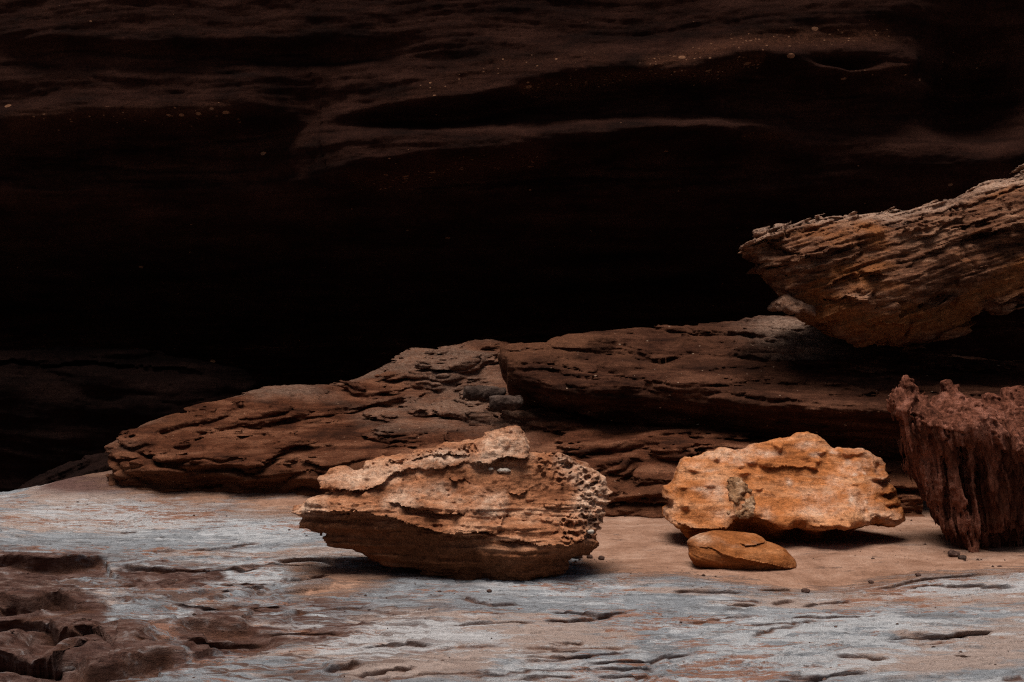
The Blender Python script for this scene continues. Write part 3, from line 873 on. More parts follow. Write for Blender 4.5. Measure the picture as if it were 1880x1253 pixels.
def ledge():
    P = [(190, 846, 11.3), (200, 818, 11.35), (265, 782, 11.8), (330, 757, 12.2), (420, 737, 12.6), (545, 722, 13.0), (680, 699, 13.3), (740, 660, 13.6), (830, 645, 13.8), (930, 634, 14.0),
         (300, 846, 11.0), (400, 828, 11.05), (560, 838, 10.95), (620, 826, 11.1), (500, 785, 11.9), (700, 765, 12.0), (700, 805, 11.3), (850, 755, 11.9), (880, 722, 12.3), (800, 712, 12.7), (640, 742, 12.5),
         (300, 800, 11.5), (1000, 785, 11.1), (1000, 748, 11.6), (1080, 805, 10.8), (1200, 825, 10.5), (1180, 905, 10.15), (1100, 895, 10.2), (950, 835, 10.8), (1200, 790, 10.9), (1230, 862, 10.25), (860, 800, 11.2), (1350, 850, 10.3),
         (1350, 900, 10.1), (1500, 880, 10.2), (1700, 880, 10.2)]
    C = [W(*p) for p in P]
    C += [(x, y + 1.0, z - .35) for x, y, z in (W(*p) for p in P[2:10])] + [(1.5, 12.5, .45), (2.6, 12.0, .4), (1.0, 13.5, .5), (-3.6, 12.5, .1), (-3.8, 11.5, .1)]
    top0 = tps(C, 3e-3)
    fl = np.array([W(*p)[:2] for p in [(150, 0, 11.3), (190, 0, 11.08), (280, 0, 10.95), (370, 0, 10.92), (560, 0, 10.78), (700, 0, 10.8), (900, 0, 10.6), (1050, 0, 10.25), (1130, 0, 10.05), (1240, 0, 10.0), (1600, 0, 10.0), (1800, 0, 10.0)]])

    def top(x, y):
        wx = fbm(x * 2.2, y * 2.2, 0 * x, 3, seed=41) * .10; wy = fbm(x * 2.2, y * 2.2, 0 * x + 5, 3, seed=42) * .10
        hgt = top0(x, y)
        hgt = hgt + strokes_plan(x + wx, y + wy, [q + (.03,) if q[0] == 'lip' else q for q in LS])
        return hgt + .05 * fbm(x * 1.3, y * 1.6, 0 * x, 3, seed=43)

    def hit(px, py):
        """where a sight line meets the smooth top: puts a stroke at its real place"""
        Yr = np.linspace(10.2, 14.5, 400)
        x = (px - CX) / FPX * Yr; z = CAMZ - (py - CY) / FPX * Yr
        d = z - top0(x, Yr)
        i = np.argmax(d < 0) if (d < 0).any() else np.argmin(np.abs(d))
        return (float(x[i]), -float(Yr[i]))

    def hl(pts): return [hit(a, b) for a, b, *_ in pts]
    LS = [
        ('lip', hl(Z7([(1000, 530), (1130, 548), (1300, 545), (1450, 532), (1600, 515)])), .30, .03, .18, .07),
        ('lip', hl(Z7([(620, 545), (740, 555), (830, 540), (900, 520)])), .25, .03, .15, .06),
        ('lip', hl(Z7([(860, 475), (1000, 455), (1200, 440), (1300, 430)])), .25, .03, .2, .05),
        ('lip', hl(Z7([(1260, 420), (1400, 418), (1520, 402), (1620, 400)])), .3, .03, .2, .05),
        ('lip', hl(Z7([(640, 480), (800, 455), (1000, 405), (1150, 380)])), .25, .02, .2, .05),
        ('lip', hl(Z7([(1480, 300), (1600, 318), (1750, 325), (1880, 310)])), .35, .06, .25, .08),
        ('lip', hl(Z5([(340, 330), (450, 400), (600, 410), (720, 370), (860, 300), (1000, 250)])), .35, .10, .25, .10),
        ('lip', hl(Z5([(600, 460), (760, 425), (900, 390), (1040, 375)])), .2, .05, .15, .05),
        ('lip', hl(Z5([(840, 620), (1000, 580), (1150, 560), (1300, 540)])), .22, .06, .16, .05),
        ('lip', hl(Z5([(700, 680), (900, 640), (1100, 640), (1300, 640)])), .18, .04, .12, .05),
        ('lip', hl([(880, 775), (960, 770), (1040, 775), (1080, 790)]), .16, .04, .12, .05),
        ('lip', hl([(1070, 825), (1120, 830), (1180, 815), (1250, 800)]), .14, .05, .12, .06),
        ('lip', hl([(1120, 850), (1180, 850), (1240, 852), (1300, 850)]), .12, .05, .12, .06),
        ('lip', hl([(1150, 905), (1190, 915), (1240, 912)]), .10, .03, .08, .04),
        ('ridge', hl([(1060, 838), (1110, 850), (1160, 862)]), .06, .05),
        ('ridge', hl([(1180, 850), (1150, 885), (1120, 915)]), .05, -.09),
    ]

    def front(x, y, z):
        yl = np.interp(x, fl[:, 0], fl[:, 1])
        wob = .10 * fbm(x * 2.5, 0 * x, 0 * x + z * 3, 3, seed=44)
        under = .12 * sstep(.27, .12, z) * sstep(1.2, .6, x)      # soft bed eaten back at the foot
        left = (-3.15 - .12 * fbm(y * 2, 0 * y, 0 * y + z * 4, 3, seed=45)) - x
        return smax((yl + under + wob - y) * .9, left, .2)

    def noise(x, y, z):
        n = beds(x, y, z, .145, .095, .07, -.15, 46, .20)
        n += beds(x, y, z, .075, .040, -.10, -.16, 57, .12)
        n += beds(x, y, z, .034, .016, -.04, -.14, 49, .10)
        n += layers(x, y, z, -.05, -.15, 30, .020, 50, 1.6, .08)
        n += .013 * fbm(x * 9, y * 9, z * 16, 4, seed=54) + .007 * fbm(x * 24, y * 24, z * 40, 3, seed=58)
        return n

    def color(V):
        x, y, z = V.T
        n = fbm(x * 1.2, y * 1.2, z * 2, 4, seed=55)
        pale = sstep(.1, .7, fbm(x * .9, y * .7, z * 1.5, 4, seed=56) + .35 * sstep(-1.8, -.6, x) * sstep(.3, .8, z)) * .8
        pale = pale * sstep(.4, -.4, x)
        d = 1 - sstep(.0, .8, x)                                    # greyer and darker towards the slab
        tint = sstep(.1, .8, n) * .8 + .5 * sstep(.33, .22, z)
        return {"pale": pale, "tint": np.clip(tint, 0, 1)}
    ob = heightrock("rock_ledge", M_LEDGE, ((-3.7, 2.9), (9.8, 15.2), (-.25, 1.45)), .0098, top, front, None, noise, color, base=(-1.0, 11.5, 0))
    tag(ob, "broad brown rock ledge of thin wavy beds rising behind the honeycombed boulder", "rock ledge")


ledge()


# ------------------------------------------------------------------ dark slab lying on the ledge
def slab():
    P = [(930, 640, 11.6), (932, 668, 11.3), (1000, 690, 11.0), (1100, 702, 10.85), (1200, 705, 10.75), (1300, 706, 10.7), (1400, 720, 10.55), (1500, 725, 10.4), (1650, 735, 10.25), (1880, 740, 10.1), (2100, 740, 10.1),
         (1075, 614, 12.3), (1200, 610, 12.6), (1330, 602, 12.8), (1460, 590, 13.0), (1580, 612, 12.6), (1700, 650, 12.3), (1880, 670, 12.2), (1000, 628, 12.1),
         (1050, 655, 11.6), (1150, 660, 11.5), (1300, 660, 11.4), (1450, 650, 11.4), (1550, 640, 11.5), (1700, 680, 11.2), (1900, 690, 11.2)]
    C = [W(*p) for p in P]
    C += [(x, y + .9, z - .30) for x, y, z in (W(*p) for p in P[11:19])] + [(-.1, 12.6, .75), (0.0, 13.4, .5)]
    top0 = tps(C, 3e-3)
    fl = np.array([W(*p)[:2] for p in [(905, 0, 12.2), (922, 0, 11.5), (960, 0, 11.15), (1020, 0, 10.9), (1100, 0, 10.72), (1200, 0, 10.62), (1300, 0, 10.5), (1400, 0, 10.35), (1500, 0, 10.2), (1650, 0, 10.05), (1900, 0, 9.95), (2200, 0, 9.95)]])
    bx = np.array([W(*p) for p in P[:11]])
    ub = tps([W(*p) for p in [(930, 722, 11.3), (1000, 738, 11.0), (1100, 765, 10.8), (1200, 785, 10.7), (1300, 800, 10.6), (1450, 820, 10.4), (1600, 840, 10.2), (1900, 860, 10.1)]] + [(0, 13, .5), (2, 13, .2), (4, 13, .1), (5, 11, .1)], 1e-2)

    def hit(px, py):
        Yr = np.linspace(10.1, 13.5, 400)
        x = (px - CX) / FPX * Yr; z = CAMZ - (py - CY) / FPX * Yr
        d = z - top0(x, Yr)
        i = np.argmax(d < 0) if (d < 0).any() else np.argmin(np.abs(d))
        return (float(x[i]), -float(Yr[i]))

    def hl(pts): return [hit(a, b) for a, b, *_ in pts]
    LS = [('bump', hit(1098, 640), .13, .10, .08), ('lip', hl([(1070, 645), (1100, 648), (1135, 643)]), .15, .05, .12, .05),
          ('bump', hit(1255, 628), .10, .12, .07),
          ('lip', hl([(1090, 672), (1150, 676), (1200, 668)]), .2, .04, .16, .05),
          ('lip', hl([(1340, 640), (1400, 655), (1460, 650), (1510, 645)]), .25, .05, .2, .06),
          ('lip', hl([(990, 690), (1010, 700), (1080, 704), (1160, 706), (1240, 712), (1330, 705)]), .12, .03, .1, .02),
          ('ridge', hl([(925, 642), (950, 640), (985, 640), (1020, 640)]), .07, .05)]

    def top(x, y):
        wx = fbm(x * 2.2, y * 2.2, 0 * x, 3, seed=61) * .08; wy = fbm(x * 2.2, y * 2.2, 0 * x + 5, 3, seed=62) * .08
        return top0(x, y) + strokes_plan(x + wx, y + wy, [q + (.03,) if q[0] == 'lip' else q for q in LS]) + .03 * fbm(x * 1.8, y * 1.8, 0 * x, 3, seed=63)

    def front(x, y, z):
        yl = np.interp(x, fl[:, 0], fl[:, 1])
        wob = .06 * fbm(x * 3, 0 * x, 0 * x + z * 3, 3, seed=64)
        zb = np.interp(x, bx[:, 0], bx[:, 2])
        yl = yl + .42 * sstep(-.02, .34, zb - .05 - z + .05 * fbm(x * 2, 0 * x, 0 * x, 3, seed=65))
        return (yl + wob - y) * .85

    def noise(x, y, z):
        n = beds(x, y, z, .17, .05, .05, -.06, 66, .12)
        n += beds(x, y, z, .06, .018, .08, -.08, 69, .09)
        n += layers(x, y, z, .06, -.12, 20, .022, 70, 1.3, .08)
        n += .014 * fbm(x * 9, y * 9, z * 14, 4, seed=74) + .007 * fbm(x * 24, y * 24, z * 40, 3, seed=76)
        return n

    def color(V):
        x, y, z = V.T
        pale = np.exp(-(((x - 2.35) / .32) ** 2 + ((y - 12.0) / .7) ** 2)) * .9 * (z > 1.1)
        n = fbm(x * 1.3, y * 1.3, z * 2, 4, seed=75)
        tint = sstep(-.2, .6, n) * sstep(2.4, .6, x) * .9  # patchy colour fading darker rightward, painting in the shade under the big boulder
        return {"pale": pale, "tint": np.clip(tint, 0, 1)}
    ob = heightrock("rock_slab", M_SLAB, ((-.3, 4.6), (9.6, 13.6), (-.05, 1.7)), .0098, top, front, ub, noise, color, base=(2, 11.5, .4), k=.12)
    tag(ob, "long dark slab of rock with pale flecks lying on the layered ledge", "rock slab")


slab()


# ------------------------------------------------------------------ left boulder, honeycombed
def left_boulder():
    Y0 = 7.75
    out = Z1([(108, 570), (150, 545), (205, 520), (215, 495), (270, 483), (325, 470), (330, 455), (258, 432), (245, 388), (285, 370), (292, 347), (370, 338), (410, 358), (480, 355), (485, 312), (540, 295), (620, 280), (720, 268), (726, 252),
              (850, 240), (880, 225), (960, 208), (1050, 200), (1090, 185), (1110, 160), (1180, 145), (1240, 126), (1290, 135), (1320, 160), (1350, 190), (1358, 240), (1350, 265), (1400, 270), (1470, 275), (1490, 263), (1540, 280), (1600, 305),
              (1650, 320), (1690, 350), (1720, 375), (1755, 405), (1755, 440), (1775, 470), (1760, 500), (1765, 530), (1750, 560), (1755, 595), (1730, 620), (1700, 660), (1690, 680), (1700, 710), (1665, 760), (1650, 790), (1590, 800),
              (1560, 840), (1500, 870), (1400, 900), (1300, 925), (1100, 948), (1000, 935), (900, 890), (780, 865), (650, 840), (520, 815), (490, 790), (400, 765), (320, 735), (270, 695), (210, 680), (200, 640), (160, 632), (145, 600)])
    ctrl = Z1([(108, 570, .12), (260, 500, .22), (250, 390, .10), (480, 330, .08), (720, 260, .04), (960, 210, .02), (1240, 130, 0.0), (1340, 180, .02), (1490, 265, 0.0), (1650, 320, 0.0), (1760, 450, .02), (1760, 560, .06),
               (430, 400, .16), (620, 350, .16), (800, 300, .13), (1000, 280, .11), (1200, 230, .10), (1200, 300, .12), (1400, 300, .09),
               (400, 450, .22), (700, 430, .20), (900, 410, .20), (1100, 380, .17), (1300, 380, .15), (1600, 400, .12),
               (500, 520, .34), (700, 510, .35), (950, 520, .35), (1100, 500, .31), (1300, 500, .22), (1500, 500, .21), (1650, 520, .19),
               (500, 600, .30), (800, 600, .36), (1000, 600, .40), (1170, 600, .38), (1350, 600, .31), (1550, 620, .31), (1680, 620, .22),
               (400, 680, .27), (700, 680, .34), (1000, 690, .40), (1300, 690, .41), (1550, 690, .36),
               (600, 760, .29), (900, 780, .36), (1200, 780, .39), (1500, 770, .31), (1640, 760, .18),
               (800, 840, .26), (1000, 890, .30), (1200, 900, .31), (1400, 870, .27), (1100, 940, .22), (210, 660, .14), (320, 720, .18), (500, 800, .21)])
    st = [
        ('lip', Z1([(240, 430), (330, 440), (430, 435), (560, 420), (610, 390), (650, 345), (720, 335), (800, 330)]), 18, .050, 12, .030),
        ('lip', Z1([(760, 330), (860, 335), (940, 320), (1030, 300)]), 8, .02, 8, .03),
        ('lip', Z1([(700, 290), (850, 275), (1000, 262), (1045, 270)]), 7, .035, 6, .02),
        ('lip', Z1([(1000, 305), (1150, 300), (1260, 278), (1370, 270)]), 22, .055, 9, .035),
        ('lip', Z1([(600, 490), (680, 490), (800, 520), (900, 545), (1010, 540), (1040, 520)]), 16, .040, 12, .045),
        ('lip', Z1([(120, 600), (260, 540), (400, 530), (560, 540), (700, 570), (860, 625), (930, 640), (1180, 660)]), 14, .030, 16, .045),
        ('lip', Z1([(880, 650), (1000, 625), (1100, 630), (1195, 650)]), 14, .030, 9, .04),
        ('lip', Z1([(1160, 680), (1280, 668), (1400, 700), (1500, 700), (1620, 680), (1700, 640)]), 10, .035, 12, .045),
        ('lip', Z1([(930, 380), (1000, 385), (1040, 400)]), 8, .03, 6, .02),
        ('lip', Z1([(1240, 470), (1300, 465), (1340, 440), (1320, 420)]), 8, .03, 6, .02),
        ('flat', Z1([(1465, 495)])[0], 15, 9, .035), ('flat', Z1([(1340, 545)])[0], 9, 5, .02), ('flat', Z1([(1350, 490)])[0], 7, 4, .02), ('flat', Z1([(1430, 580)])[0], 11, 5, .022), ('bump', Z1([(1480, 590)])[0], 7, 5, .02),
        ('ridge', Z1([(1195, 480), (1205, 530), (1185, 600), (1175, 650)]), 4, .03),
        ('bump', Z1([(860, 605)])[0], 14, 12, -.035),
    ]
    rg = random.Random(5)
    # honeycomb pits along the right rim
    zone = Z1([(1380, 290), (1490, 270), (1640, 320), (1750, 420), (1765, 560), (1690, 690), (1560, 690), (1430, 650), (1560, 560), (1600, 450), (1520, 400), (1380, 370)])
    za = np.array(zone)
    pits = []
    tries = 0
    while len(pits) < 95 and tries < 6000:
        tries += 1
        p = (rg.uniform(za[:, 0].min(), za[:, 0].max()), rg.uniform(za[:, 1].min(), za[:, 1].max()))
        if poly_sdf(np.array([p[0]]), np.array([p[1]]), zone)[0] > -1: continue
        r = rg.uniform(3.2, 7.5)
        if any(math.hypot(p[0] - q[0], (p[1] - q[1]) * 1.3) < (r + q[2]) * .82 for q in pits): continue
        pits.append((p[0], p[1], r))
    for _ in range(26):                                     # smaller dents along the top edge
        i = rg.random(); p = Z1([(480 + 620 * i, 330 - 110 * i + rg.uniform(-12, 26))])[0]
        pits.append((p[0], p[1], rg.uniform(2.5, 5.5)))

    def post(D, u, v, GX_, GZ_):
        for (a, b, r) in pits:
            m = (np.abs(u - a) < r * 2.2) & (np.abs(v - b) < r * 2.2)
            if m.any():
                q = np.hypot((u[m] - a) / (r * 1.15), (v[m] - b) / (r * .85))
                D[m] -= .011 * r / 2 * (sstep(1.0, .6, q)) - .004 * np.exp(-((q - 1.2) / .25) ** 2)
        # lumpy crust in the honeycomb zone
        zs = sstep(6, -10, poly_sdf(u, v, zone))
        D += zs * .02 * fbm(u / 9, v / 8, 0 * u, 3, seed=81)
        return D

    def noise(x, y, z):
        up = sstep(.36, .44, z + .04 * fbm(x * 3, y * 3, z * 3, 2, seed=82))
        lo = (layers(x, y, z, .02, 0.1, 26, .022, 83, 1.6, .05) + beds(x, y, z, .075, .014, .05, .1, 89, .06) + .014 * fbm(x * 9, y * 9, z * 14, 4, seed=90)) * (1 - up)
        rn = fbm(x * 10, y * 10, z * 15, 5, .55, seed=84)
        hi = (.020 * rn + .022 * np.maximum(fbm(x * 7, y * 7, z * 16, 3, .5, seed=88) - .25, 0)) * up
        return lo + hi + .007 * fbm(x * 26, y * 26, z * 34, 3, seed=85)

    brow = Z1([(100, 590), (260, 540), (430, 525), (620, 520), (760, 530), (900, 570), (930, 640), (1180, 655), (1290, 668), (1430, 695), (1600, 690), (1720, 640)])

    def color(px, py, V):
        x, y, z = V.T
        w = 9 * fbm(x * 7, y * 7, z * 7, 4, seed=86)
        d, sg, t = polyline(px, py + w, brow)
        tint = sstep(8, -34, sg)                              # shade below the brow painted into the colour of the lower beds
        n = fbm(x * 5, y * 5, z * 8, 5, .6, seed=87)
        p1 = np.maximum.reduce([sstep(14, -14, poly_sdf(px + w, py + w, q)) for q in (
            Z1([(600, 500), (640, 450), (900, 420), (1050, 430), (1220, 470), (1190, 560), (1000, 520), (800, 510)]), Z1([(1050, 300), (1100, 170), (1240, 120), (1350, 180), (1350, 270)]),
            Z1([(1480, 260), (1650, 310), (1780, 430), (1760, 600), (1640, 700), (1560, 560), (1620, 440), (1480, 340)]), Z1([(240, 400), (420, 350), (640, 320), (1000, 240), (1040, 290), (650, 370), (420, 420)]), Z1([(100, 580), (200, 510), (300, 480), (300, 530), (170, 600)]))])
        pale = np.clip(p1 * (.6 + .8 * n), 0, 1) * (1 - tint)
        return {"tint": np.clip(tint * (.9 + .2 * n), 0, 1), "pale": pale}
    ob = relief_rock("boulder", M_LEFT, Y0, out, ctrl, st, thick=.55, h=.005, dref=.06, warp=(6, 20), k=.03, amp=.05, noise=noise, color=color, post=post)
    tag(ob, "pitted tan boulder with a dark layered underside, honeycombed along its right edge", "boulder")
    return ob


LB = left_boulder()


# ------------------------------------------------------------------ right boulder, tilted orange plate
def right_boulder():
    Y0 = 9.0
    out = ZR([(80, 520), (95, 455), (130, 440), (160, 395), (180, 320), (220, 260), (250, 235), (300, 245), (400, 205), (450, 205), (490, 172), (550, 178), (610, 190), (690, 180), (705, 150), (840, 130), (920, 105), (1000, 98), (1040, 75), (1120, 68),
              (1190, 90), (1250, 130), (1290, 170), (1320, 190), (1340, 175), (1420, 180), (1500, 185), (1570, 215), (1630, 250), (1650, 290), (1650, 340), (1670, 385), (1680, 440), (1690, 480), (1700, 540), (1710, 600), (1725, 660), (1680, 680),
              (1600, 700), (1500, 698), (1440, 706), (1385, 718), (1375, 790), (1300, 860), (1200, 885), (1000, 905), (800, 890), (640, 830), (420, 800), (240, 775), (195, 740), (190, 690), (140, 690), (85, 655), (85, 600), (130, 580), (130, 520)])
    ctrl = ZR([(80, 520, .18), (180, 320, .08), (400, 205, .02), (700, 160, 0.0), (1120, 70, -.03), (1300, 180, 0.0), (1640, 250, 0.0), (1680, 450, .14), (1720, 660, .26),
               (300, 300, .14), (600, 260, .12), (900, 200, .08), (1200, 200, .07), (1500, 260, .09),
               (200, 450, .26), (400, 430, .26), (700, 400, .24), (1000, 380, .22), (1300, 380, .22), (1550, 420, .21),
               (200, 600, .38), (400, 600, .38), (600, 600, .37), (800, 560, .37), (1100, 560, .37), (1400, 560, .36), (1620, 580, .31),
               (150, 650, .40), (400, 670, .42), (520, 640, .40), (700, 640, .42), (850, 685, .46), (1050, 695, .47), (1250, 690, .46), (1400, 650, .42), (1600, 660, .35),
               (400, 720, .32), (600, 690, .22), (700, 720, .18), (300, 760, .34), (1000, 740, .12), (1250, 735, .12), (1480, 700, .22),
               (600, 800, .12), (900, 820, .06), (1200, 820, .08), (1350, 780, .12), (1000, 900, .05)])
    st = [
        ('lip', ZR([(60, 640), (180, 655), (280, 675), (400, 680), (480, 665), (520, 622), (600, 605), (690, 610), (760, 640), (830, 685), (1000, 702), (1150, 690), (1300, 695), (1420, 660), (1600, 690), (1740, 670)]), 12, .035, 12, .09),
        ('lip', ZR([(185, 700), (300, 690), (420, 690), (520, 700)]), 8, .05, 9, .05),
        ('lip', ZR([(1000, 665), (1080, 650), (1180, 665), (1290, 650)]), 7, .02, 7, .02),
        ('lip', ZR([(1380, 640), (1480, 620), (1600, 640), (1700, 640)]), 7, .025, 8, .03),
        ('lip', ZR([(720, 285), (800, 295), (840, 300), (900, 290), (1000, 305), (1080, 305), (1130, 310), (1165, 345)]), 6, .030, 6, .012),
        ('bump', ZR([(800, 270)])[0], 16, 6, 0.051), ('bump', ZR([(1110, 290)])[0], 8, 5, 0.051), ('bump', ZR([(630, 335)])[0], 10, 5, 0.060), ('bump', ZR([(600, 290)])[0], 9, 4, 0.034), ('bump', ZR([(690, 265)])[0], 8, 4, 0.034),
        ('bump', ZR([(270, 315)])[0], 15, 5, 0.060), ('bump', ZR([(450, 240)])[0], 7, 5, 0.051), ('bump', ZR([(205, 535)])[0], 5, 5, 0.051), ('bump', ZR([(890, 175)])[0], 7, 6, 0.051), ('bump', ZR([(1190, 190)])[0], 12, 5, 0.051), ('bump', ZR([(1150, 250)])[0], 9, 4, 0.034),
        ('bump', ZR([(1350, 205)])[0], 15, 6, 0.051), ('bump', ZR([(1460, 205)])[0], 18, 6, 0.043), ('bump', ZR([(200, 420)])[0], 14, 3, 0.034), ('bump', ZR([(380, 415)])[0], 10, 3, 0.031), ('bump', ZR([(700, 425)])[0], 9, 4, 0.031), ('bump', ZR([(1370, 400)])[0], 9, 3, 0.025),
        ('bump', ZR([(1590, 370)])[0], 16, 5, 0.068), ('bump', ZR([(1600, 400)])[0], 18, 3.5, -0.068), ('bump', ZR([(1620, 490)])[0], 16, 5, -0.102), ('bump', ZR([(1630, 465)])[0], 16, 3, 0.051), ('bump', ZR([(1640, 555)])[0], 14, 4, -0.085), ('bump', ZR([(1600, 300)])[0], 16, 10, -0.034),
        ('bump', ZR([(1650, 440)])[0], 7, 4, 0.051), ('bump', ZR([(1150, 640)])[0], 14, 5, 0.034), ('bump', ZR([(1240, 655)])[0], 12, 4, 0.034), ('bump', ZR([(1540, 600)])[0], 18, 3, 0.034),
        ('ridge', ZR([(510, 610), (500, 560), (520, 500)]), 4, .02), ('bump', ZR([(350, 540)])[0], 40, 24, 0.034), ('ridge', ZR([(680, 600), (640, 500), (600, 400)]), 7, .03),
    ]

    def noise(x, y, z):
        return layers(x, y, z, .0, .3, 22, .004, 91, 1.5, .05) + .007 * fbm(x * 9, y * 9, z * 14, 4, seed=92) + .003 * fbm(x * 30, y * 30, z * 40, 3, seed=93)

    def color(px, py, V):
        x, y, z = V.T
        w = 6 * fbm(x * 8, y * 8, z * 8, 4, seed=94)
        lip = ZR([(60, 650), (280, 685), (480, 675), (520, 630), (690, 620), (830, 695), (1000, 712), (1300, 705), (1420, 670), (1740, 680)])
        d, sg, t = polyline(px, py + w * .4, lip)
        tint = sstep(2, -5, sg)  # underside below the lip darkened in the colour, as painted shade
        n = fbm(x * 6, y * 6, z * 9, 5, .6, seed=95)
        pale = np.zeros_like(px)
        for a, b, ra, rb, s in ((420, 440, 70, 60, .7), (440, 590, 60, 30, .6), (1040, 575, 80, 35, .55), (930, 395, 20, 22, .9), (1330, 495, 28, 20, .8), (1430, 515, 16, 14, 1), (1390, 345, 20, 12, .7), (1465, 338, 14, 10, .7), (1365, 262, 22, 14, .7), (800, 210, 90, 22, .8),
                                (1100, 160, 70, 22, .8), (1150, 220, 40, 14, .9), (1280, 205, 26, 12, 1), (300, 430, 50, 12, .7), (730, 590, 40, 40, .5), (390, 320, 60, 10, .5)):
            (cx_, cy_), = ZR([(a, b)])
            pale = np.maximum(pale, s * np.exp(-(((px + w * .5 - cx_) / (ra / 3.76)) ** 2 + ((py + w * .4 - cy_) / (rb / 3.76)) ** 2)))
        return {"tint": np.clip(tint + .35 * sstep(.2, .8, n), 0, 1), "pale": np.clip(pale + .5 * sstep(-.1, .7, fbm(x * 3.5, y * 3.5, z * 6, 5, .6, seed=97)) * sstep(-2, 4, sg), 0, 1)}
    ob = relief_rock("boulder", M_RIGHT, Y0, out, ctrl, st, thick=.30, h=.0062, warp=(4.5, 13), k=.022, amp=.03, jag=1.3, dref=.2, noise=noise, color=color)
    tag(ob, "bright orange boulder tilted back like a plate, above a small rust stone", "boulder")
    # grey crust knob grown on the face
    out2 = ZR([(500, 370), (530, 358), (580, 372), (630, 400), (632, 440), (610, 460), (640, 490), (660, 540), (690, 580), (670, 605), (600, 600), (540, 600), (480, 570), (500, 555), (520, 520), (500, 480), (490, 430), (515, 400)])
    c2 = ZR([(500, 370, .29), (630, 400, .30), (560, 420, .335), (560, 480, .39), (600, 520, .425), (640, 580, .445), (520, 570, .43), (490, 430, .33), (690, 590, .42), (560, 560, .445)])

    def nz(x, y, z): return .022 * fbm(x * 22, y * 22, z * 22, 4, seed=96)
    relief_rock("crust_knob", M_CLAST, Y0, out2, c2, [('bump', ZR([(570, 500)])[0], 5, 6, -0.051), ('bump', ZR([(610, 470)])[0], 8, 3, -0.060), ('bump', ZR([(560, 545)])[0], 7, 4, -0.051), ('bump', ZR([(540, 400)])[0], 6, 4, 0.034)], thick=-.18, h=.0045, dref=.2, warp=(3, 8), k=.02, amp=.03, noise=nz, parent=ob)
    return ob


RB = right_boulder()


# ------------------------------------------------------------------ small rust stone in front of it
def small_stone():
    Y0 = 7.95
    out = ZR([(228, 815), (260, 785), (330, 755), (420, 735), (530, 728), (640, 738), (720, 752), (770, 780), (785, 805), (860, 825), (930, 865), (965, 905), (985, 950), (980, 1000), (940, 1018), (850, 1020), (700, 1030), (500, 1035), (380, 1028), (320, 1000), (270, 965), (245, 900)])
    ctrl = ZR([(228, 815, .02), (330, 755, -.02), (530, 728, -.05), (780, 790, -.02), (930, 865, 0.0), (985, 950, .04), (300, 800, .09), (450, 790, .12), (600, 790, .12), (720, 800, .10), (300, 850, .16), (500, 850, .20), (700, 870, .20), (850, 880, .15),
               (320, 930, .15), (500, 930, .20), (700, 940, .20), (860, 950, .17), (950, 960, .10), (380, 1010, .08), (600, 1020, .12), (800, 1000, .13), (930, 1005, .08)])
    st = [('lip', ZR([(560, 790), (620, 805), (700, 800), (790, 808)]), 6, .02, 6, .02), ('lip', ZR([(230, 820), (350, 820), (450, 860), (600, 890), (760, 920), (870, 950), (975, 975)]), 12, .014, 12, .014), ('ridge', ZR([(400, 790), (520, 800), (600, 830)]), 7, .01)]

    def noise(x, y, z): return layers(x, y, z, .2, 0, 30, .006, 101, 2, .03) + .006 * fbm(x * 10, y * 10, z * 14, 4, seed=102)

    def color(px, py, V):
        x, y, z = V.T
        (a, b), = ZR([(320, 775)])
        n = fbm(x * 9, y * 9, z * 12, 4, seed=103)
        pale = np.exp(-(((px - a) / 16) ** 2 + ((py - b) / 7) ** 2)) + .45 * sstep(.1, .9, n) * (z > .12)
        return {"pale": np.clip(pale, 0, 1)}
    ob = relief_rock("stone", M_SMALL, Y0, out, ctrl, st, thick=.22, h=.0045, warp=(2.5, 25), k=.045, amp=.02, noise=noise, color=color)
    tag(ob, "smooth rust brown stone lying on the sand in front of the orange boulder", "stone")


small_stone()


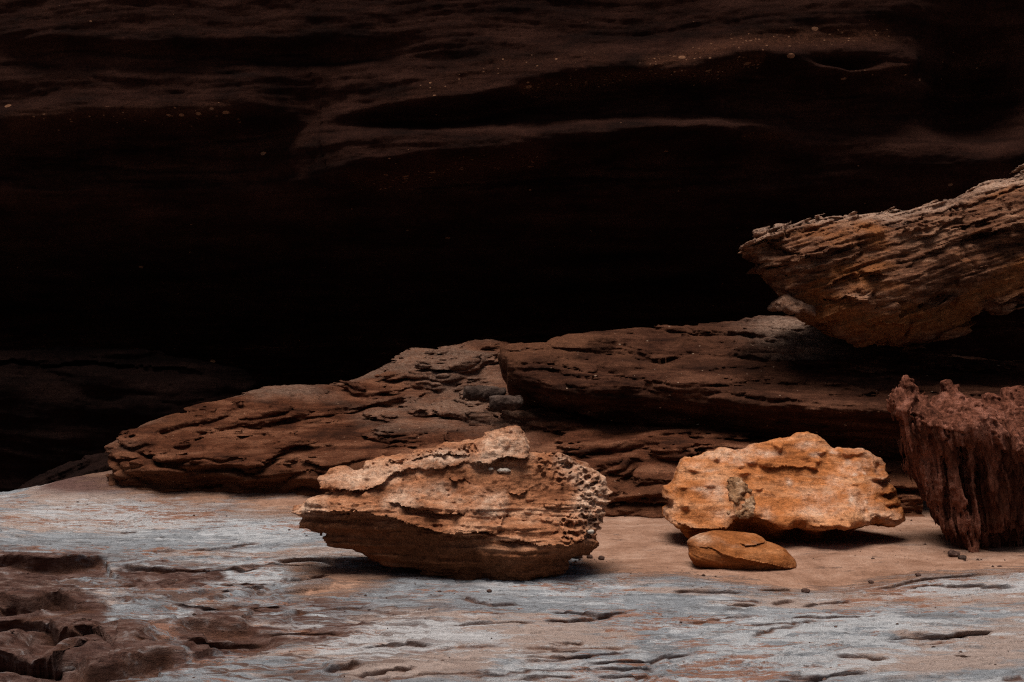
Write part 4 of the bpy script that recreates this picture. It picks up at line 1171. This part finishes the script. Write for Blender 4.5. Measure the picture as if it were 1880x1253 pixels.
# ------------------------------------------------------------------ big cross-bedded boulder at upper right
def big_boulder():
    Y0 = 10.9
    out = Z3([(238, 555), (245, 530), (300, 520), (330, 485), (325, 475), (380, 455), (470, 430), (560, 410), (600, 395), (650, 380), (740, 370), (830, 360), (850, 340), (900, 330), (980, 335), (1060, 325), (1150, 335), (1210, 330), (1280, 318), (1350, 300), (1400, 275),
              (1470, 270), (1510, 230), (1560, 200), (1640, 155), (1730, 130), (1800, 100), (1880, 75), (2050, 0), (2300, -60), (2500, 100), (2550, 400), (2400, 650), (2150, 720), (1880, 790), (1830, 800), (1720, 850), (1620, 890), (1540, 905), (1500, 965), (1450, 1015), (1300, 1060),
              (1200, 1085), (1100, 1092), (1000, 1090), (900, 1090), (770, 1070), (720, 1045), (660, 1005), (600, 970), (565, 950), (550, 925), (520, 900), (480, 870), (440, 800), (380, 755), (330, 720), (290, 705), (285, 680), (310, 660), (330, 650), (275, 620), (255, 605), (262, 590), (240, 570)])
    ctrl = Z3([(238, 560, .24), (262, 600, .26), (285, 690, .26), (330, 485, .05), (600, 395, 0.0), (850, 345, -.02), (1150, 335, 0.0), (1400, 280, 0.0), (1640, 160, 0.0), (1880, 80, 0.0), (2300, -60, 0), (2500, 200, .1),
               (400, 520, .22), (600, 480, .24), (800, 450, .22), (1000, 400, .15), (1200, 400, .18), (1500, 320, .16), (1800, 200, .14), (2100, 100, .14),
               (350, 600, .32), (500, 600, .34), (700, 580, .36), (900, 540, .36), (1100, 500, .36), (1300, 460, .35), (1600, 380, .34), (1880, 280, .32), (2200, 250, .32),
               (330, 700, .30), (500, 720, .38), (700, 700, .46), (900, 660, .48), (1100, 620, .48), (1300, 560, .48), (1600, 480, .46), (1880, 420, .44),
               (550, 860, .34), (700, 850, .46), (900, 800, .54), (1100, 780, .54), (1300, 700, .52), (1500, 640, .48), (1800, 560, .44), (2200, 450, .4),
               (600, 950, .30), (800, 950, .46), (1000, 940, .50), (1200, 900, .46), (1400, 840, .38), (1600, 780, .40), (1830, 740, .38), (1540, 890, .30),
               (770, 1050, .26), (1000, 1060, .30), (1200, 1050, .26), (1400, 980, .20), (2300, 650, .3)])
    st = [
        ('lip', Z3([(235, 560), (330, 530), (400, 560), (470, 600), (520, 590)]), 12, .06, 14, .12),
        ('lip', Z3([(280, 700), (380, 670), (470, 660), (560, 620), (700, 580), (820, 560)]), 8, .03, 7, .03),
        ('lip', Z3([(400, 740), (520, 700), (650, 660), (820, 630)]), 7, .03, 6, .025),
        ('lip', Z3([(590, 400), (680, 405), (760, 400), (830, 395)]), 8, .03, 8, .05),
        ('lip', Z3([(830, 360), (900, 350), (1000, 350), (1100, 350), (1150, 340)]), 6, .03, 6, .03),
        ('lip', Z3([(1010, 465), (1100, 440), (1200, 400), (1350, 360), (1500, 320), (1700, 240), (1880, 190), (2200, 100)]), 18, .035, 12, .05),
        ('lip', Z3([(1080, 530), (1200, 510), (1400, 460), (1500, 430), (1640, 400)]), 9, .03, 10, .06),
        ('lip', Z3([(1000, 720), (1100, 650), (1200, 600), (1300, 560), (1500, 500), (1700, 450), (1880, 400)]), 9, .03, 8, .04),
        ('lip', Z3([(600, 800), (700, 760), (760, 730), (860, 720), (960, 740)]), 10, .05, 10, .05),
        ('lip', Z3([(740, 780), (760, 740), (860, 735), (950, 750)]), 9, .03, 8, .05),
        ('lip', Z3([(640, 870), (720, 840), (790, 870), (860, 900)]), 9, .05, 10, .04),
        ('ridge', Z3([(845, 400), (830, 480), (825, 560), (820, 640)]), 3, -.035),
        ('ridge', Z3([(850, 520), (950, 500)]), 9, .05), ('bump', Z3([(920, 570)])[0], 14, 9, .03),
        ('lip', Z3([(1520, 890), (1600, 870), (1720, 830), (1840, 780), (1980, 740)]), 14, .05, 14, .05),
        ('lip', Z3([(820, 980), (900, 990), (1010, 1000), (1100, 990)]), 8, .02, 8, .02),
        ('bump', Z3([(800, 830)])[0], 7, 7, -.05), ('bump', Z3([(1020, 660)])[0], 6, 5, -.035), ('bump', Z3([(1060, 620)])[0], 6, 4, -.035), ('bump', Z3([(870, 850)])[0], 6, 8, -.04),
        ('ridge', Z3([(1150, 920), (1220, 870), (1290, 810)]), 4, -.05),
    ]
    c, s = math.cos(.30), math.sin(.30)

    def noise(x, y, z):
        a, b = x * c + z * s, -x * s + z * c
        sw = sstep(-.6, .4, fbm(x * 1.3, y * 1.3, z * 1.6, 3, seed=116))
        low = sstep(1.32, 1.55, z + .12 * fbm(x * 2, y * 2, z * 2, 2, seed=117) - .12 * (x - 2.8))
        n = layers(a, y, b, 0, .05, 15, .050, 111, .9, .05) * (.65 + .35 * low) * (.6 + .6 * sw)
        n += layers(a, y, b, 0, .05, 42, .020, 113, 2.2, .03) * (.6 + .4 * low)
        n += .028 * fbm(x * 9, y * 9, z * 9, 4, .55, seed=114) * (.5 + sw * .8)
        ww = .05 * fbm(x * 4, y * 4, z * 4, 3, seed=126)
        bi_ = np.floor((b + ww) / .13); ai_ = np.floor((a + ww * 2) / .42 + bi_ * .37)
        n += .055 * _vn(ai_ * 1.7 + .3, bi_ * 2.3 + .6, bi_ * 0 + .5)              # broken blocks stand at different depths
        cr = np.abs(fbm(a * 1.6, y * 1.6, b * .7, 3, seed=122))               # cross joints
        n += .035 * sstep(.06, .0, cr) + .055 * fbm(x * 3.2, y * 3.2, z * 4.2, 3, seed=123) * (.4 + .6 * sw)
        return n + .006 * fbm(x * 30, y * 30, z * 30, 3, seed=115)

    def color(px, py, V):
        x, y, z = V.T
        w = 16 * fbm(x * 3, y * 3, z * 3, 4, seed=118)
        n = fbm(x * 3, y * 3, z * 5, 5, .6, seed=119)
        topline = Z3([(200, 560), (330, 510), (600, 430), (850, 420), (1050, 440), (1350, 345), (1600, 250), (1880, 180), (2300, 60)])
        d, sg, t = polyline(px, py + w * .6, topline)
        pale = sstep(-6, 10, sg) * (.6 + .5 * n)  # top band lightened in the colour to paint in the light from above
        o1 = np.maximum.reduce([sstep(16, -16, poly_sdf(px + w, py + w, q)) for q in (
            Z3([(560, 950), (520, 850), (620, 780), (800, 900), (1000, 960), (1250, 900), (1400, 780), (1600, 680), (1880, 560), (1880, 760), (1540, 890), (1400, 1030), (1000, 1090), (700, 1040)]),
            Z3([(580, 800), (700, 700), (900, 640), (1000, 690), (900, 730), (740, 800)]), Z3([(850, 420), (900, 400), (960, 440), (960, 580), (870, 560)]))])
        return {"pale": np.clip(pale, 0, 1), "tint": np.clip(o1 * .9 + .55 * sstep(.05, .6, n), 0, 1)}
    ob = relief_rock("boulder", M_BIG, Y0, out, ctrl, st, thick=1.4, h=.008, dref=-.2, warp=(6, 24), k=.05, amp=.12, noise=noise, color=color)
    tag(ob, "huge brown cross-bedded boulder jutting leftward, resting on the dark slab", "boulder")
    out2 = Z3([(378, 905), (385, 880), (420, 850), (460, 825), (500, 850), (540, 880), (600, 900), (600, 945), (520, 915), (500, 932), (470, 930), (450, 915), (400, 915)])
    relief_rock("knob", M_BIG, Y0, out2, Z3([(380, 900, .28), (460, 840, .28), (460, 890, .35), (540, 900, .36), (600, 930, .33), (420, 880, .33)]), [('bump', Z3([(395, 890)])[0], 5, 2, -.03), ('bump', Z3([(500, 890)])[0], 5, 6, -.03)], thick=-.10, h=.0065, dref=-.2, warp=(2.5, 9), k=.03, amp=.03,
                noise=lambda x, y, z: .016 * fbm(x * 16, y * 16, z * 16, 4, seed=121), color=lambda a, b, V: {"pale": np.full(len(V), .35), "tint": np.full(len(V), .15)}, parent=ob)
    return ob


BB = big_boulder()


# ------------------------------------------------------------------ fluted maroon rock at right
def fluted():
    Y0 = 8.75
    out = ZC([(195, 250), (210, 180), (260, 170), (265, 125), (285, 118), (340, 145), (360, 190), (370, 172), (400, 210), (425, 265), (455, 215), (510, 190), (500, 130), (545, 115), (575, 145), (630, 135), (635, 190), (690, 225), (745, 255), (765, 190), (800, 175), (835, 200), (865, 235),
              (880, 160), (920, 150), (1000, 155), (1200, 150), (1500, 200), (1600, 600), (1500, 1125), (1200, 1130), (900, 1125), (760, 1110), (660, 1130), (615, 1165), (560, 1090), (545, 1070), (540, 1000), (500, 990), (450, 930), (430, 850), (400, 830), (380, 760), (345, 700), (315, 620), (295, 550), (280, 450), (270, 400),
              (285, 345), (230, 330), (205, 300)])
    ctrl = ZC([(195, 250, .10), (290, 120, .02), (545, 115, -.15), (640, 200, -.1), (800, 180, -.2), (920, 150, -.2), (1400, 200, -.2), (420, 260, .12), (600, 230, .05), (750, 260, .02), (900, 260, 0.0), (1300, 300, 0),
               (300, 330, .24), (420, 370, .38), (560, 360, .40), (620, 320, .28), (700, 400, .36), (790, 460, .38), (860, 520, .36), (950, 480, .30), (850, 350, .16), (1300, 520, .3),
               (290, 500, .12), (400, 480, .32), (490, 480, .36), (560, 500, .27), (640, 520, .28), (750, 560, .30), (860, 620, .28), (1000, 620, .24),
               (350, 680, .12), (420, 700, .26), (500, 720, .33), (560, 700, .28), (660, 720, .29), (780, 740, .25), (900, 780, .16), (1100, 800, .12),
               (430, 840, .16), (510, 880, .30), (580, 900, .30), (640, 900, .20), (700, 940, .24), (790, 900, .20), (900, 950, .04), (1100, 1000, 0),
               (560, 1050, .28), (610, 1100, .28), (650, 1080, .10), (800, 1080, -.05), (1000, 1100, -.08), (1300, 1100, -.1)])
    st = [
        ('lip', ZC([(270, 330), (330, 370), (400, 385), (470, 400), (540, 385), (590, 360)]), 10, .04, 9, .03),
        ('lip', ZC([(600, 330), (640, 380), (690, 460), (740, 510), (790, 480), (800, 540), (860, 600), (940, 560)]), 10, .05, 10, .05),
        ('ridge', ZC([(240, 300), (240, 250), (280, 200), (290, 130)]), 6, .05), ('ridge', ZC([(600, 330), (640, 310), (700, 370), (760, 430)]), 7, .06), ('ridge', ZC([(480, 310), (520, 280), (500, 330)]), 6, .05),
        ('ridge', ZC([(250, 290), (270, 320)]), 5, -.08), ('bump', ZC([(540, 150)])[0], 8, 8, .04), ('bump', ZC([(620, 150)])[0], 5, 6, .05), ('bump', ZC([(800, 210)])[0], 9, 7, .06), ('bump', ZC([(800, 280)])[0], 9, 4, .04), ('bump', ZC([(910, 190)])[0], 9, 9, .05),
        ('ridge', ZC([(505, 450), (520, 600), (545, 760), (570, 900)]), 8, -.17), ('ridge', ZC([(480, 440), (490, 600), (505, 760), (515, 860)]), 5, .04), ('ridge', ZC([(610, 560), (620, 760), (640, 960), (640, 1080)]), 9, -.16), ('bump', ZC([(430, 235)])[0], 9, 14, -.30), ('bump', ZC([(735, 240)])[0], 8, 8, -.15),
        ('ridge', ZC([(575, 760), (600, 900), (600, 1000), (612, 1120)]), 5, .05), ('ridge', ZC([(400, 420), (420, 560), (440, 700), (440, 820)]), 3.5, -.05), ('ridge', ZC([(340, 430), (370, 600), (390, 740)]), 3.5, -.05), ('ridge', ZC([(690, 480), (740, 650), (790, 830), (800, 920)]), 4, .03),
        ('lip', ZC([(680, 1000), (720, 985), (760, 965), (810, 925), (860, 900)]), 8, .04, 12, .10),
    ]
    c, s = math.cos(.17), math.sin(.17)

    def noise(x, y, z):
        a, b = x * c + z * s, -x * s + z * c                       # flutes lean a little
        topw = sstep(.72, .86, z + .06 * fbm(x * 4, y * 4, z * 4, 2, seed=131))
        fl = .055 * aniso(a + .02 * fbm(x * 5, y * 5, z * 5, 3, seed=132), y, b, 20, 12, 2.0, 4, .6, 133)
        fl2 = .026 * aniso(a, y, b, 52, 34, 5, 3, .6, 134)
        lump = .06 * fbm(x * 8, y * 8, z * 8, 5, .55, seed=135)
        return (fl + fl2) * (1 - .6 * topw) + lump * (.30 + .35 * topw) + .006 * fbm(x * 30, y * 30, z * 20, 3, seed=136)
    ob = relief_rock("fluted_rock", M_FLUTE, Y0, out, ctrl, st, thick=.55, h=.006, dref=.04, warp=(6, 16), k=.03, amp=.10, noise=noise)
    tag(ob, "maroon rock with a ragged top and vertical flutes, standing right of the orange boulder", "rock")


fluted()


# ------------------------------------------------------------------ dark ledges deep in the cave
def back_ledges():
    out = [(-300, 650), (-100, 640), (0, 634), (100, 633), (200, 640), (300, 650), (380, 660), (450, 672), (470, 700), (440, 760), (420, 900), (300, 950), (-300, 980)]
    ctrl = [(-300, 650, 0), (0, 634, 0), (200, 640, 0), (450, 672, -.1), (0, 660, .4), (200, 665, .4), (380, 690, .3), (-200, 680, .4), (0, 720, .45), (200, 730, .45), (400, 760, .3), (0, 850, .2), (300, 850, .2), (-200, 950, .2)]
    ob = relief_rock("rock_ledge", M_BACK, 15.2, out, ctrl, [('lip', [(-200, 668), (0, 664), (180, 668), (300, 672), (420, 690)], 14, .06, 14, .1)], thick=.6, h=.022, warp=(8, 60), k=.12, amp=.10,
                     noise=lambda x, y, z: layers(x, y, z, .05, 0, 9, .05, 141, .8, .1) + .02 * fbm(x * 5, y * 5, z * 8, 4, seed=142))
    tag(ob, "almost black rock ledge deep in the cave at far left", "rock ledge")
    out = [(30, 905), (45, 880), (90, 862), (140, 845), (190, 830), (230, 840), (240, 900), (180, 930), (40, 930)]
    ctrl = [(30, 900, 0), (90, 862, 0), (190, 832, 0), (230, 850, 0), (120, 875, .2), (180, 865, .22), (80, 900, .15), (200, 900, .15)]
    ob = relief_rock("rock", M_BACK, 12.7, out, ctrl, [], thick=.3, h=.014, warp=(6, 25), k=.06, amp=.06, noise=lambda x, y, z: layers(x, y, z, -.4, 0, 22, .03, 145, 1.5, .06) + .015 * fbm(x * 8, y * 8, z * 12, 4, seed=146))
    tag(ob, "low dark rock wedged behind the left end of the brown ledge", "rock")


back_ledges()


# ------------------------------------------------------------------ loose stones
def lump(name, mat, Y0, px, py, rx, ry, d=.6, seed=1.0, boxy=.0, h=None, parent=None, thick=None, rough=.25):
    """a loose stone about rx x ry photo pixels, its foot at py + ry"""
    rg = random.Random(int(seed * 100))
    n = 14
    out = []
    for i in range(n):
        a = 2 * math.pi * i / n
        r = 1 + rg.uniform(-.14, .14)
        ca, sa = math.cos(a), math.sin(a)
        e = 1 - .45 * boxy
        out.append((px + rx * r * math.copysign(abs(ca) ** e, ca), py + ry * r * math.copysign(abs(sa) ** e, sa)))
    rm = min(rx, ry) / FPX * Y0
    D = d * max(rx, ry) / FPX * Y0
    ctrl = [(px, py, D), (px - rx * .5, py, D * .75), (px + rx * .5, py, D * .75), (px, py - ry * .5, D * .7), (px, py + ry * .5, D * .75), (px - rx, py, 0), (px + rx, py, 0), (px, py - ry, 0), (px, py + ry, .1 * D)]
    h = h or max(.0025, rm / 9)
    return relief_rock(name, mat, Y0, out, ctrl, [], thick=(thick if thick is not None else D * .9), h=h, warp=(rx * .12, rx * .8), k=rm * .35, amp=rm * rough,
                       noise=lambda x, y, z: rm * rough * .6 * fbm(x / rm * .9 + seed, y / rm * .9, z / rm * .9, 4, seed=seed), parent=parent)


def gz_at(x, y): return float(ground_height(np.array([x], np.float32), np.array([y], np.float32))[0])


for (a, b, rx, ry, Y, lab) in ((835, 455, 82, 50, 11.55, "grey blocky stone wedged left of its twin under the slab end"), (975, 465, 72, 50, 11.4, "grey brown stone wedged against the left end of the dark slab"),
                               (1055, 525, 115, 52, 11.2, "flat grey stone on the ledge just below the slab end")):
    (p, q), = Z5([(a, b)])
    ob = lump("stone", M_GREY, Y, p, q, rx / 3.76, ry / 3.76, .7, a * .01, .9, rough=.5)
    tag(ob, lab, "stone", "grey stones on the ledge")

# pebbles on the sand, each set down on the floor below it
PEB = [(1058, 1022, 9, "dark pebble tucked under the right end of the honeycombed boulder"), (1083, 1023, 5, "small dark pebble right of the honeycombed boulder, nearer of two"),
       (1104, 1025, 5, "small dark pebble on open sand, right of two near the honeycombed boulder"), (741, 1052, 5, "dark pebble at the sandy edge under the honeycombed boulder"),
       (1752, 1018, 9, "brown pebble at the foot of the fluted rock"), (1768, 1024, 6, "smaller grey brown pebble just right of the one at the fluted rock foot"),
       (1686, 1056, 4, "tiny dark pebble on the sand before the fluted rock"), (1480, 1082, 6, "flat dark pebble on pale rock below the rust stone"),
       (1600, 1062, 4, "tiny dark pebble on sand right of the rust stone"), (898, 1088, 4, "tiny dark pebble on grey rock below the honeycombed boulder")]
for i, (px, py, r, lab) in enumerate(PEB):
    x, y = gpt(px, py)
    z = gz_at(x, y)
    sy = CY + (CAMZ - z) / y * FPX
    ob = lump("pebble", M_PEB if i != 5 else M_GREY, y, CX + x / y * FPX, sy - r * .55, r * 1.25, r * .8, .9, i + 3.3)
    tag(ob, lab, "pebble", "pebbles on the floor")

# white pebbles set in the face of the left boulder
for (a, b, rx, ry, d) in ((1210, 340, 34, 12, .155), (1145, 332, 15, 8, .155), (1650, 640, 18, 12, .27)):
    (p, q), = Z1([(a, b)])
    Y = 7.75 - d
    x = (p - CX) / FPX * 7.75; z = CAMZ - (q - CY) / FPX * 7.75
    pp, qq = CX + x / Y * FPX, CY + (CAMZ - z) / Y * FPX
    lump("embedded_pebble", M_SHELL, Y, pp, qq, rx / 2.848, ry / 2.848, .45, a * .003, h=.003, parent=LB)


# grit: nobody could count it
def grit():
    rg = np.random.default_rng(3)
    V, F = [], []
    n = 0
    spots = []
    for cx_, cy_, sx_, n_ in ((1075, 1030, 40, 16), (760, 1062, 60, 14), (1760, 1020, 60, 22), (1560, 1020, 60, 14), (1300, 1056, 60, 14), (1160, 945, 50, 16), (600, 930, 120, 30), (1680, 960, 50, 14)):
        for _ in range(n_ * 2 // 3):
            spots.append(gpt(cx_ + sx_ * rg.normal(), max(915, cy_ + 7 * rg.normal())))
    while len(spots) < 330:
        px, py = rg.uniform(0, 1900), 930 + 320 * rg.random() ** 1.6
        x, y = gpt(px, py)
        spots.append((x, y))
    sp = np.array(spots, np.float32)
    gzv = ground_height(sp[:, 0], sp[:, 1])
    ph = np.array([[1, 0, 0], [-1, 0, 0], [0, 1, 0], [0, -1, 0], [0, 0, 1], [0, 0, -1]], float)
    fc = np.array([[0, 2, 4], [2, 1, 4], [1, 3, 4], [3, 0, 4], [2, 0, 5], [1, 2, 5], [3, 1, 5], [0, 3, 5]])
    for (x, y), z in zip(spots, gzv):
        r = .0035 + .008 * rg.random() ** 4
        p = ph * r * rg.uniform(.6, 1.3, (6, 3)) * np.array([1.2, 1.2, .8])
        a = rg.uniform(0, 6.28)
        p = p @ np.array([[math.cos(a), -math.sin(a), 0], [math.sin(a), math.cos(a), 0], [0, 0, 1]])
        V.append(p + np.array([x, y, z + r * .3])); F.append(fc + n); n += 6
    ob = make_mesh("grit", np.concatenate(V), np.concatenate(F), M_PEB, (0, 7, 0))
    tag(ob, "fine dark grit scattered over the sand and rock floor", "grit", kind="stuff")


grit()
